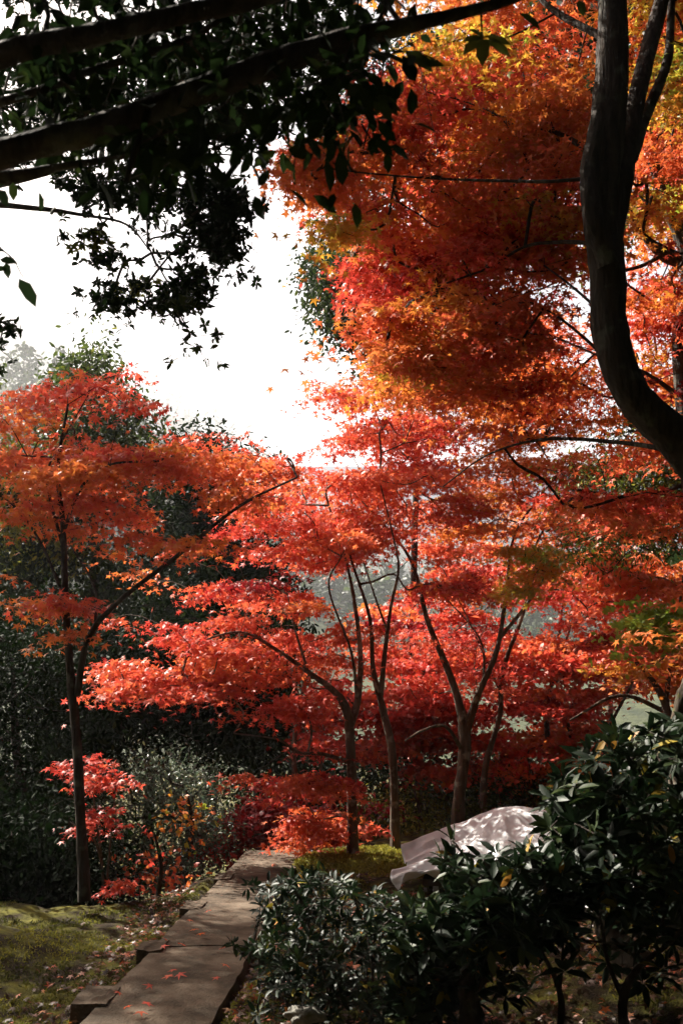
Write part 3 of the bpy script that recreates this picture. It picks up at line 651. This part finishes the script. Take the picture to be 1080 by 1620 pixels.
# ------------------------------------------------------------ evergreen with branches from the upper left (mid distance)
skM = [sk((-420, 1400, 6.6, 80), (-400, 1000, 6.6, 72), (-360, 600, 6.6, 60), (-330, 300, 6.6, 50), (-300, 0, 6.6, 40), (-280, -350, 6.6, 22)),
       sk((-350, 420, 6.6, 26), (-180, 350, 6.2, 18), (-40, 325, 5.9, 12), (60, 330, 5.7, 9), (130, 340, 5.6, 6), (200, 355, 5.6, 4), (240, 400, 5.6, 2)),
       sk((-345, 330, 6.6, 26), (-150, 320, 6.0, 18), (0, 292, 5.6, 12), (120, 262, 5.4, 9), (210, 245, 5.4, 6), (300, 210, 5.4, 4)),
       sk((-310, 200, 6.6, 24), (-120, 120, 6.2, 16), (60, 80, 5.9, 10), (220, 40, 5.8, 6), (380, 30, 5.8, 3)),
       sk((130, 335, 5.6, 4), (190, 300, 5.6, 3.5), (240, 300, 5.7, 2.5), (330, 260, 5.8, 2)),
       sk((-380, 560, 6.6, 14), (-200, 530, 6.2, 8), (-60, 520, 6, 5), (30, 505, 6, 3))]
clM = np.vstack([
    region([(80, 270), (200, 235), (400, 250), (400, 310), (250, 330), (110, 320)], 5.2, 6.2, 42, 15, .20, .3, .12),
    region([(70, 330), (140, 330), (160, 370), (110, 375)], 5.3, 5.8, 3, 6, .14, .45, .1),
    region([(300, 280), (390, 290), (395, 400), (345, 420), (290, 340)], 5.2, 6.2, 42, 15, .2, .12, .06),
    region([(115, 355), (180, 370), (190, 410), (150, 415), (125, 385)], 5.3, 5.8, 13, 11, .15, .5, .12),
    region([(140, 440), (200, 430), (250, 445), (330, 440), (320, 485), (200, 500), (150, 480)], 5.3, 5.8, 32, 12, .17, .4, .12),
    region([(280, 400), (345, 410), (310, 450), (280, 440)], 5.3, 5.8, 6, 11, .15, .25, .1),
    region([(0, 500), (30, 495), (45, 545), (0, 552), (-60, 550), (-60, 490)], 5.7, 6.1, 7, 12, .16, .2, .1),
    region([(-300, 60), (0, 40), (200, 30), (380, 60), (400, 220), (200, 240), (0, 270), (-300, 300)], 5.4, 7.4, 260, 10, .30, .15, .08),
    region([(300, -60), (520, -60), (600, 60), (540, 160), (400, 240), (300, 200)], 5.4, 7.4, 110, 10, .28, .12, .08),
    region([(-300, -60), (100, -60), (380, 0), (400, 230), (200, 235), (0, 250), (-300, 280)], 7.6, 10, 110, 10, .4, .15, .08),
    region([(380, -500), (640, -500), (660, 40), (560, 120), (420, 150)], 7.6, 10, 90, 9, .4, .15, .08),  # crown extended up and right to shade the orange canopy
    region([(-500, -700), (500, -700), (600, -60), (-400, 0)], 8.0, 11.0, 90, 9, .5, .15, .08),  # more crown above the view, added for its shade on that canopy
    region([(-500, -500), (400, -500), (560, -60), (300, -20), (-400, 60)], 5.2, 8.0, 90, 8, .4, .15, .08)])
tree('evergreen_tree', 'evergreen oak reaching in from the upper left, leafy branch ends against the white sky', 'evergreen tree', P(-420, 1400, 6.6), skM, clM, 9, .050, .065, whorl=True, tpl='oval', mat=M_DARK, bark=M_DBARK, flat=.8, upness=.3, down=.7, sides=10, twig=.0014, maxr=.008, tsd=.1, seglen=.12)

# near tree: thick black limbs crossing the top left, out of focus
skN = [sk((-760, 1900, 2.6, 150), (-740, 1200, 2.6, 140), (-700, 600, 2.6, 130), (-640, 200, 2.6, 110), (-600, -200, 2.6, 90), (-560, -700, 2.6, 60)),
       sk((-650, 300, 2.6, 80), (-300, 200, 2.3, 60), (0, 88, 2.0, 44), (150, 55, 1.95, 38), (300, 20, 1.95, 34), (430, -10, 2.0, 32), (700, -120, 2.1, 20)),
       sk((-670, 460, 2.6, 90), (-300, 350, 2.3, 66), (0, 245, 2.0, 52), (150, 205, 1.95, 48), (300, 150, 1.95, 44), (420, 105, 2.0, 46), (560, 60, 2.05, 38), (700, 28, 2.1, 24), (830, -8, 2.2, 14), (950, -60, 2.3, 8)),
       sk((-660, 420, 2.6, 50), (-300, 300, 2.4, 34), (0, 280, 2.2, 22), (90, 265, 2.2, 14), (200, 245, 2.25, 10), (300, 210, 2.3, 7)),
       sk((-640, 330, 2.6, 44), (-300, 230, 2.4, 30), (0, 162, 2.2, 16), (150, 110, 2.2, 14), (300, 60, 2.3, 12), (420, -20, 2.3, 8)),
       sk((245, 150, 1.95, 13), (225, 205, 1.9, 11), (200, 285, 1.85, 10)),
       sk((560, 60, 2.05, 12), (540, 120, 2.05, 8), (530, 170, 2.0, 5)),
       sk((640, 45, 2.1, 8), (600, -10, 2.2, 12), (570, -60, 2.3, 12)),
       sk((760, 20, 2.15, 4), (762, 50, 2.15, 3), (765, 60, 2.1, 2)),
       sk((-700, 700, 2.6, 30), (-300, 470, 2.3, 10), (-60, 380, 2.1, 5), (10, 400, 2.1, 3), (38, 440, 2.1, 2))]
clN = np.vstack([
    region([(420, 80), (560, 60), (640, 100), (600, 180), (520, 200), (430, 180)], 1.9, 2.4, 18, 5, .07, .4, .1, thick=.03),
    region([(200, 180), (400, 120), (420, 200), (300, 270), (220, 260)], 1.9, 2.4, 16, 5, .08, .35, .1, thick=.03),
    region([(0, 0), (250, -40), (420, 0), (400, 100), (200, 160), (0, 160)], 2.1, 2.8, 46, 5, .09, .25, .1, thick=.04),
    region([(400, -40), (620, -40), (560, 60), (420, 90)], 2.1, 2.8, 16, 5, .09, .25, .1, thick=.04),
    region([(400, 160), (500, 150), (560, 180), (500, 220), (420, 220)], 2.0, 2.6, 6, 5, .07, .35, .1, thick=.03),
    region([(0, 120), (160, 110), (180, 180), (0, 220)], 2.2, 2.6, 12, 5, .08, .3, .1, thick=.04),
    region([(-300, -600), (800, -600), (900, -120), (300, -60), (-300, -40)], 1.9, 3.4, 170, 6, .2, .3, .1)])
nt_ = tree('evergreen_tree', 'near dark tree crossing the top left with thick black limbs and broad leaves', 'evergreen tree', P(-760, 1900, 2.6), skN, clN, 4, .058, .05, tpl='oval', mat=M_DARK, bark=M_DBARK, flat=.9, upness=.3, down=.9, sides=14, twig=.0012, maxr=.006, seglen=.08)
# single leaf sprays that read against the light: placed leaf by leaf
def spray(parent, items, Y, tint):
    for (px, py, ang, ln) in items:
        leaves('leaf', P(px, py, Y)[None], np.array([[rng.normal() * .2, -1, .35]]), np.array([[math.cos(R(ang)), .15, -math.sin(R(ang))]]), np.array([ln * scr(Y)]), np.array([tint + rng.normal() * .04]), 'oval', M_EVER, parent)
spray(nt_, [(765, 60, 215, 34), (765, 60, 165, 40), (765, 62, 90, 62), (765, 62, 42, 58), (765, 58, 15, 52), (765, 58, 130, 55)], 2.1, .78)
spray(nt_, [(600, 150, 60, 60), (600, 150, 100, 50), (640, 80, 50, 70), (660, 100, 20, 50), (560, 165, 120, 55), (590, 160, 30, 55), (560, 130, 70, 70), (520, 175, 150, 50), (915, 0, 85, 42), (820, 20, 40, 50)], 2.05, .55)
spray(nt_, [(0, 410, 25, 38), (14, 425, 160, 34), (30, 440, 62, 60), (0, 300, 60, 45), (10, 415, 80, 34), (-10, 395, 5, 20)], 2.1, .2)

# ------------------------------------------------------------ rhododendrons
def rhodo(label, px, py, Y, stems, polys, nleaf=10, size=.105, name='rhododendron_bush', tint=.45, tsd=.12, k=1.35, bark=None, wd='rhodo'):
    base = P(px, py, Y); root = empty(name, base, label, 'shrub')
    skl = [sk(*[(a_, b_, c_, d_ * .55) for a_, b_, c_, d_ in s]) for s in stems]; tb = Tubes()
    for L in skl: tb.add(L, 8, .05)
    pts = []
    for poly, Y0, Y1, n in polys:
        xs = [p[0] for p in poly]; ys = [p[1] for p in poly]; c = 0
        while c < n * k:
            a, b = rng.uniform(min(xs), max(xs)), rng.uniform(min(ys), max(ys))
            if in_poly(a, b, poly): pts.append([*P(a, b, rng.uniform(Y0, Y1)), tint + rng.normal() * tsd]); c += 1
    pts = np.array(pts); grow(skl, pts, tb, r_tip=.0022, maxr=.012, sag=-.05)
    tb.build('stem', bark or M_DBARK, root)
    # whorls: leaves radiate round each shoot tip
    n = len(pts); kk = nleaf; ax = norm(rng.normal(size=(n, 3)) * .5 + np.array([0, -.15, .9]))
    u = norm(np.cross(ax, [0.3, 1, .2])); v = np.cross(ax, u); a = (np.arange(kk) * 2.399)[None] + rng.uniform(0, 6, (n, 1)); el = rng.uniform(-.35, .75, (n, kk))
    d = (np.cos(a)[..., None] * u[:, None] + np.sin(a)[..., None] * v[:, None]) * np.cos(el)[..., None] + ax[:, None] * np.sin(el)[..., None]
    nr = ax[:, None] * np.cos(el)[..., None] - (np.cos(a)[..., None] * u[:, None] + np.sin(a)[..., None] * v[:, None]) * np.sin(el)[..., None] + rng.normal(size=(n, kk, 3)) * .15
    pos = pts[:, None, :3] + d * .008 + ax[:, None] * rng.uniform(-.02, .01, (n, kk, 1))
    s = size * rng.uniform(.65, 1.15, (n, kk)); t = np.repeat(pts[:, 3], kk) + rng.normal(size=n * kk) * .08
    t = np.clip(t, 0, .72); odd = rng.uniform(size=n * kk) < .025; t[odd] = rng.uniform(.85, 1, odd.sum())
    leaves('foliage', pos.reshape(-1, 3), nr.reshape(-1, 3), d.reshape(-1, 3), s.ravel(), t, wd, M_RHODO, root)
    return root
rhodo('large leathery leaved rhododendron filling the right edge', 985, 1610, 5.0,
      [((990, 1660, 5, 30), (985, 1580, 5, 26), (1010, 1530, 5, 18), (1060, 1490, 5, 12), (1100, 1440, 5, 10)), ((985, 1580, 5, 16), (960, 1520, 5.05, 12), (950, 1460, 5.1, 9), (930, 1400, 5.1, 6), (900, 1330, 5.1, 4)),
       ((1050, 1500, 5, 10), (1040, 1380, 5, 8), (1010, 1280, 5, 6), (990, 1200, 5, 4)), ((1100, 1600, 5, 20), (1080, 1450, 5, 14), (1085, 1300, 5, 9), (1060, 1200, 5, 5))],
      [([(880, 1230), (960, 1160), (1090, 1140), (1180, 1180), (1180, 1420), (1040, 1400), (960, 1330), (880, 1290)], 4.6, 5.8, 190),
       ([(870, 1260), (900, 1220), (960, 1330), (930, 1380), (860, 1330)], 4.9, 5.5, 34),
       ([(950, 1330), (1180, 1380), (1180, 1500), (1040, 1500), (960, 1440)], 4.6, 5.6, 45)])
rhodo('lower rhododendron with upright whorls in front of the pale cloth', 760, 1600, 5.0,
      [((745, 1660, 5, 22), (745, 1590, 5, 18), (760, 1540, 5, 10), (770, 1470, 5, 7), (760, 1390, 5, 4)), ((700, 1660, 5, 12), (690, 1560, 5, 8), (700, 1440, 5, 5)),
       ((885, 1640, 5, 22), (885, 1570, 5, 18), (850, 1500, 5, 10), (800, 1470, 5, 6)), ((885, 1570, 5, 10), (890, 1480, 5, 7), (880, 1400, 5, 4)), ((850, 1500, 5, 7), (780, 1520, 5, 5), (720, 1500, 5, 4))],
      [([(720, 1385), (790, 1365), (840, 1350), (960, 1370), (980, 1440), (860, 1470), (740, 1440)], 4.7, 5.5, 100),
       ([(640, 1430), (740, 1410), (900, 1440), (900, 1480), (720, 1530), (640, 1500)], 4.6, 5.4, 110),
       ([(690, 1345), (720, 1325), (740, 1380), (690, 1400)], 4.9, 5.2, 5), ([(620, 1480), (760, 1480), (760, 1600), (620, 1620)], 4.8, 5.6, 60), ([(720, 1385), (880, 1310), (1100, 1330), (1100, 1570), (900, 1560), (620, 1620)], 4.7, 5.5, 45)])
rhodo('small leaved dark shrub spreading over the right side of the path', 520, 1600, 5.2,
      [((520, 1650, 5.2, 10), (520, 1580, 5.2, 7), (500, 1500, 5.2, 5), (480, 1440, 5.2, 3)), ((580, 1650, 5.2, 10), (590, 1560, 5.2, 7), (580, 1470, 5.3, 4)), ((630, 1640, 5.2, 8), (640, 1540, 5.2, 6), (650, 1450, 5.2, 4)),
       ((500, 1640, 5.2, 7), (440, 1570, 5.3, 5), (400, 1530, 5.5, 3), (375, 1500, 5.6, 2))],
      [([(420, 1400), (480, 1375), (560, 1395), (640, 1420), (660, 1520), (640, 1640), (480, 1640), (420, 1560), (400, 1480)], 4.9, 5.9, 330), ([(390, 1380), (560, 1400), (640, 1430), (700, 1640), (400, 1640)], 4.8, 5.8, 90),
       ([(365, 1490), (420, 1470), (430, 1530), (380, 1520)], 5.4, 5.8, 12)], nleaf=8, size=.058, tint=.4, name='dark_shrub')
# mossy old trunk at the right edge and a dead stump
skT = [sk((1010, 1530, 6.0, 60), (960, 1470, 6.1, 40), (968, 1380, 6.1, 32), (1000, 1300, 6.2, 28), (1060, 1180, 6.3, 26), (1090, 1080, 6.3, 24), (1150, 950, 6.4, 20))]
M_MBARK = bark_mat('mossy_bark', (.03, .022, .015), (.08, .06, .04), (.12, .13, .02), 14)
tree('old_tree', 'mossy leaning trunk behind the big rhododendron at the right edge', 'tree', P(1010, 1530, 6.0), skT,
     region([(1060, 900), (1250, 880), (1300, 1080), (1100, 1060)], 6.0, 7.0, 10, 8, .3, .45, .08), 20, .05, .1, bark=M_MBARK, sides=14)
st_ = Tubes(); st_.add(sk((745, 1640, 4.9, 34), (742, 1590, 4.9, 30), (738, 1560, 4.9, 26), (742, 1535, 4.9, 22), (750, 1520, 4.9, 2)), 12, .1); st_.add(sk((742, 1570, 4.9, 16), (770, 1545, 4.9, 12), (790, 1530, 4.9, 3)), 8, .1)
o = st_.build('tree_stump', M_DBARK); tag(o, 'short dark forked stump under the lower rhododendron', 'stump')

# ------------------------------------------------------------ draped cloth over a low table and posts
m, n, l, b, out = newmat('cloth')
b.inputs['Base Color'].default_value = (.62, .54, .53, 1); b.inputs['Roughness'].default_value = .85; b.inputs['Specular IOR Level'].default_value = .2
tc = n.new('ShaderNodeTexCoord'); t1 = noise(n, 200, 3, tc.outputs['Object'], l); t2 = noise(n, 9, 5, tc.outputs['Object'], l)
r = ramp(n, [(.35, (.70, .71, .73)), (.65, (.82, .83, .84))]); l.new(t2.outputs[0], r.inputs[0]); l.new(r.outputs[0], b.inputs['Base Color'])
bp = n.new('ShaderNodeBump'); bp.inputs['Strength'].default_value = .35; bp.inputs['Distance'].default_value = .01; l.new(t1.outputs[0], bp.inputs['Height'])
bp2 = n.new('ShaderNodeBump'); bp2.inputs['Strength'].default_value = .5; bp2.inputs['Distance'].default_value = .05; l.new(t2.outputs[0], bp2.inputs['Height']); l.new(bp.outputs[0], bp2.inputs['Normal']); l.new(bp2.outputs[0], b.inputs['Normal'])
M_CLOTH = m
def plain(name, c, rough=.7):
    m, n, l, b, out = newmat(name); tc = n.new('ShaderNodeTexCoord'); t = noise(n, 30, 5, tc.outputs['Object'], l)
    r = ramp(n, [(.3, tuple(v * .7 for v in c)), (.7, c)]); l.new(t.outputs[0], r.inputs[0]); l.new(r.outputs[0], b.inputs['Base Color']); b.inputs['Roughness'].default_value = rough; return m
M_WHITE = plain('white_paint', (.75, .73, .70)); M_WOOD = plain('dark_wood', (.06, .045, .035)); M_POST = plain('grey_post', (.2, .17, .15))
NET = [  # rows back to front, (px,py,Y)
    [(640, 1350, 9.3), (680, 1330, 9.6), (735, 1306, 9.8), (782, 1285, 9.9), (845, 1286, 9.8), (930, 1310, 9.5), (1010, 1345, 9.2)],
    [(634, 1342, 9.1), (690, 1318, 9.3), (740, 1298, 9.4), (788, 1278, 9.4), (845, 1280, 9.3), (930, 1305, 9.1), (1015, 1345, 8.8)],
    [(640, 1362, 8.95), (690, 1342, 9.05), (745, 1318, 9.1), (795, 1287, 9.1), (848, 1290, 9.0), (935, 1322, 8.7), (1015, 1365, 8.4)],
    [(642, 1374, 8.8), (690, 1352, 8.9), (740, 1330, 8.9), (795, 1306, 8.9), (850, 1310, 8.8), (940, 1345, 8.4), (1015, 1390, 8.1)],
    [(624, 1380, 8.6), (680, 1362, 8.6), (740, 1350, 8.6), (800, 1335, 8.6), (860, 1340, 8.4), (945, 1380, 8.1), (1015, 1420, 7.8)],
    [(617, 1387, 8.45), (680, 1378, 8.45), (740, 1378, 8.4), (805, 1385, 8.35), (870, 1400, 8.15), (950, 1440, 7.8), (1010, 1470, 7.55)],
    [(630, 1404, 8.4), (650, 1386, 8.42), (740, 1392, 8.4), (805, 1412, 8.3), (870, 1425, 8.1), (950, 1465, 7.8), (1008, 1495, 7.5)]]
Wn = np.array([[P(*q) for q in row] for row in NET])
def interp_rows(A, m_):
    return np.stack([smooth_line(np.hstack([A[:, j], np.full((len(A), 1), .01)]), m_)[:, :3] for j in range(A.shape[1])], 1)
G = interp_rows(Wn, 9); G = interp_rows(G.transpose(1, 0, 2), 12).transpose(1, 0, 2)
nu, nv = G.shape[:2]; uu, vv = np.meshgrid(np.linspace(0, 1, nu), np.linspace(0, 1, nv), indexing='ij')
th = np.arctan2((uu - .12) * .9, (vv - .5) * 1.3); ds = np.hypot(uu - .12, (vv - .5) * 1.3)
tri = lambda q: 2 * np.abs(q / (2 * math.pi) - np.floor(q / (2 * math.pi) + .5))   # sharp creases
fold = .075 * ds * (tri(th * 17 + 1.5 * np.sin(ds * 4)) - .5) + .035 * ds * (tri(th * 41 + 3) - .5) + .010 * vnoise(vv * 6, uu * 3, .3, 4) + .03 * (tri(vv * 75) - .5) * np.clip(uu - .75, 0, 1) * 3
G[..., 2] += fold; G[..., 1] -= fold * .8
i = np.arange(nu * nv).reshape(nu, nv); F = np.stack([i[:-1, :-1], i[1:, :-1], i[1:, 1:], i[:-1, 1:]], -1).reshape(-1, 4)
cl = np_mesh('cloth_cover', G.reshape(-1, 3), F, 4, M_CLOTH, smooth=True)
sm = cl.modifiers.new('thickness', 'SOLIDIFY'); sm.thickness = .004
tag(cl, 'pinkish white cloth sheet draped in folds over a low table behind the shrubs', 'cloth')
tbase = P(760, 1420, 8.6); tb = empty('low_table', (1.45, 8.55, -.05), 'low dark-topped table with pale legs hidden beneath the draped cloth', 'table')
def child_box(name, c, s, mat, rz=0):
    o = box_mesh(name, s, mat, .004, parent=tb, loc=(c[0] - tb.location.x, c[1] - tb.location.y, c[2] - tb.location.z), rot=(0, 0, rz)); return o
e0 = P(655, 1389, 8.6)
child_box('tabletop', (1.30, 8.62, e0[2] - .01), (1.25, .5, .05), M_WOOD, -.12)
for dx, dy in ((.76, 8.52), (.84, 8.85), (1.82, 8.42), (1.86, 8.75)):
    child_box('leg', (dx, dy, (e0[2] - .05) / 2 - .02), (.04, .04, abs(e0[2]) + .02), M_WHITE)
for k, (px, Y) in enumerate([(872, 7.6), (893, 7.7)]):
    a = P(px, 1490, Y); o = box_mesh('support_post', (.05, .05, .62), M_POST, .004, loc=(a[0], Y, .22)); tag(o, ['left of the two grey posts under the right end of the cloth', 'right of the two grey posts under the right end of the cloth'][k], 'post', 'posts under the cloth')

# ------------------------------------------------------------ rocks
def rock(px, py, Y, s, label):
    bm = bmesh.new(); bmesh.ops.create_icosphere(bm, subdivisions=4, radius=1)
    sd_ = int(px); 
    for v in bm.verts:
        q = v.co.copy(); nz = float(vnoise(np.array([q.x * 2 + 9]), np.array([q.y * 2 + q.z * 1.7 + 9]), .9, sd_)[0]); nz2 = float(vnoise(np.array([q.x * 5 + 9]), np.array([q.y * 5 + q.z * 4 + 9]), .8, sd_ + 1)[0])
        v.co = Vector((q.x * s[0], q.y * s[1], q.z * s[2])) * (1 + .22 * nz + .07 * nz2)
    me = bpy.data.meshes.new('rock'); bm.to_mesh(me); bm.free(); me.materials.append(M_ROCK); me.shade_smooth()
    o = bpy.data.objects.new('rock', me); col.objects.link(o); p = P(px, py, Y); o.location = tuple(p); tag(o, label, 'rock', 'rocks by the path'); return o
rock(482, 1606, 4.95, (.09, .07, .04), 'pale lichened rock beside the path at the bottom edge')

# ------------------------------------------------------------ moss tufts, litter, fallen leaves
def scatter(n, x0, x1, y0, y1, avoid_path=True, fz=ground_z):
    x = rng.uniform(x0, x1, n); y = rng.uniform(y0, y1, n)
    if avoid_path:
        a, b_ = path_x(y); ok = ~((x > a - .02) & (x < b_ + .02) & (y < 10.8)); x, y = x[ok], y[ok]
    return np.stack([x, y, fz(x, y)], 1)
def tufts(name, p, s, tint):
    k = len(p); d = norm(rng.normal(size=(k, 3)) * [1, 1, .3] + [0, 0, .9]); nr = rng.normal(size=(k, 3))
    tag(leaves(name, p, nr, d, s * rng.uniform(.5, 1.3, k), tint, 'lance', M_MOSSLEAF), kind='stuff')
p = scatter(130000, -4.6, 4.5, 4.2, 9.2); d_ = vnoise(p[:, 0], p[:, 1], .5, 21) + .5 * vnoise(p[:, 0], p[:, 1], .2, 22)
p = p[d_ > .05]; tufts('moss', p, .026, .48 + .45 * vnoise(p[:, 0], p[:, 1], .4, 23) + rng.normal(size=len(p)) * .12)
p = scatter(26000, -.85, 1.05, 9.15, 10.9, False, mound_z); p = p[p[:, 2] > -.015]; tufts('mound_moss', p, .03, .75 + rng.normal(size=len(p)) * .15)
def clumpy(p): return p[vnoise(p[:, 0], p[:, 1], .45, 31) + .6 * vnoise(p[:, 0], p[:, 1], .15, 32) > .25]
def litter(name, p, size):
    k = len(p); nr = norm(rng.normal(size=(k, 3)) * .45 + [0, 0, 1]); p = p + np.array([0, 0, .012]) + rng.uniform(0, .015, (k, 1)) * [0, 0, 1]
    tag(leaves(name, p, nr, rng.normal(size=(k, 3)), size * rng.uniform(.6, 1.3, k), np.clip(rng.beta(1.6, 2.2, k), 0, 1), 'maple', M_LITTER), kind='stuff')
litter('leaf_litter', np.vstack([clumpy(scatter(3200, -4.6, -1.2, 4.2, 8.8)), scatter(800, -1.7, -1.25, 4.5, 9.5), scatter(11000, -.75, 4.4, 4.0, 8.6), scatter(900, -.9, 3, 8.6, 11)]), .034)
fl = [(282, 1541, 1), (240, 1560, 0), (268, 1545, 0), (275, 1535, 1), (285, 1492, 0), (310, 1470, 0), (256, 1497, 0), (345, 1547, 1), (355, 1525, 0), (200, 1592, 0), (232, 1588, 1), (315, 1478, 0), (298, 1455, 0), (262, 1485, 0), (375, 1607, 2), (330, 1440, 0), (222, 1600, 0), (350, 1500, 0), (190, 1570, 0), (395, 1590, 1)]
for q, (px, py, c) in enumerate(fl):
    Y = CAM_Z * 0 + 5; a, b_ = (px - 540) / FPX, (810 - py) / FPX; kz = (.03 - CAM_Z) / (st + b_ * ct); Y = kz * (ct - b_ * st); pp = P(px, py, Y)
    pos = np.zeros((1, 3)); W, FF, k = leaf_arrays(pos, np.array([[rng.normal() * .25, rng.normal() * .25, 1]]), rng.normal(size=(1, 3)), np.array([rng.uniform(.036, .055)]), 'maple')
    o = np_mesh('fallen_leaf', W, FF, 4, M_MAPLE, tint=np.full(k, [.3, .25, .6][c] + rng.normal() * .05)); o.location = tuple(pp)
    tag(o, 'small dry red maple leaf lying on the stone path', 'fallen leaf', 'fallen leaves on the path')

evergreen('tall unseen evergreen added off the left edge to shade the slim maple', -300, 1380, 12, 26,  # out-of-view crown added as a sun blocker for the left maple
          [([(-560, 120), (-120, 150), (-70, 420), (-200, 520), (-560, 520)], 11, 13, 48, .2)], top=(-300, 250), size=.09, spread=.2)
# foliage added behind, beside and above the viewpoint to block skylight
def surround(name, boxes, size, seed_t):
    pos = []
    for (x0, x1, y0, y1, z0, z1, k) in boxes:
        c = np.stack([rng.uniform(x0, x1, k // 25), rng.uniform(y0, y1, k // 25), rng.uniform(z0, z1, k // 25)], 1)
        pos.append(np.repeat(c, 25, axis=0) + rng.normal(size=(len(c) * 25, 3)) * [.7, .7, .45])
    pos = np.vstack(pos); m_ = len(pos)
    tag(leaves(name, pos, norm(rng.normal(size=(m_, 3)) + [0, 0, .4]), rng.normal(size=(m_, 3)), size * rng.uniform(.6, 1.3, m_), rng.uniform(0, .4, m_), 'wide', M_EVER), kind='stuff')
surround('added_shade_foliage', [(-12, 12, -9, -4, 0, 12, 34000), (5.5, 10, -5, 14, 0, 11, 30000), (-12, -6.5, -6, 5, 0, 10, 22000), (-8, 9, -7, 2.5, 7, 10, 34000), (3, 9, 2, 13, 8.5, 12, 16000)], .42, 0)
evergreen('unseen evergreen added beyond the left edge to shade the moss bank', -560, 1380, 9.6, 26,  # out of view, put in to drop patchy shade on moss and path
          [([(-800, 300), (-420, 250), (-330, 500), (-360, 900), (-800, 1000)], 8.4, 11.4, 6, .2)], top=(-560, 300), size=.09, spread=.2)

# ------------------------------------------------------------ haze
HAZE = 0.0004
if HAZE:
    bm = bmesh.new(); bmesh.ops.create_cube(bm, size=1)
    for v in bm.verts: v.co = Vector((v.co.x * 3200, v.co.y * 2100 + 1000, v.co.z * 460 + 219))
    me = bpy.data.meshes.new('haze'); bm.to_mesh(me); bm.free()
    hm = bpy.data.materials.new('haze'); hm.use_nodes = True; hn = hm.node_tree.nodes; hn.clear()
    ho = hn.new('ShaderNodeOutputMaterial'); pv_ = hn.new('ShaderNodeVolumePrincipled'); pv_.inputs['Color'].default_value = (.93, .95, 1, 1); pv_.inputs['Density'].default_value = HAZE; pv_.inputs['Anisotropy'].default_value = .35
    hm.node_tree.links.new(pv_.outputs[0], ho.inputs['Volume']); me.materials.append(hm)
    tag(bpy.data.objects.new('haze', me), kind='stuff'); col.objects.link(bpy.data.objects['haze'])
tot = sum(len(o.data.polygons) for o in bpy.data.objects if o.type == 'MESH'); print('polys', tot)
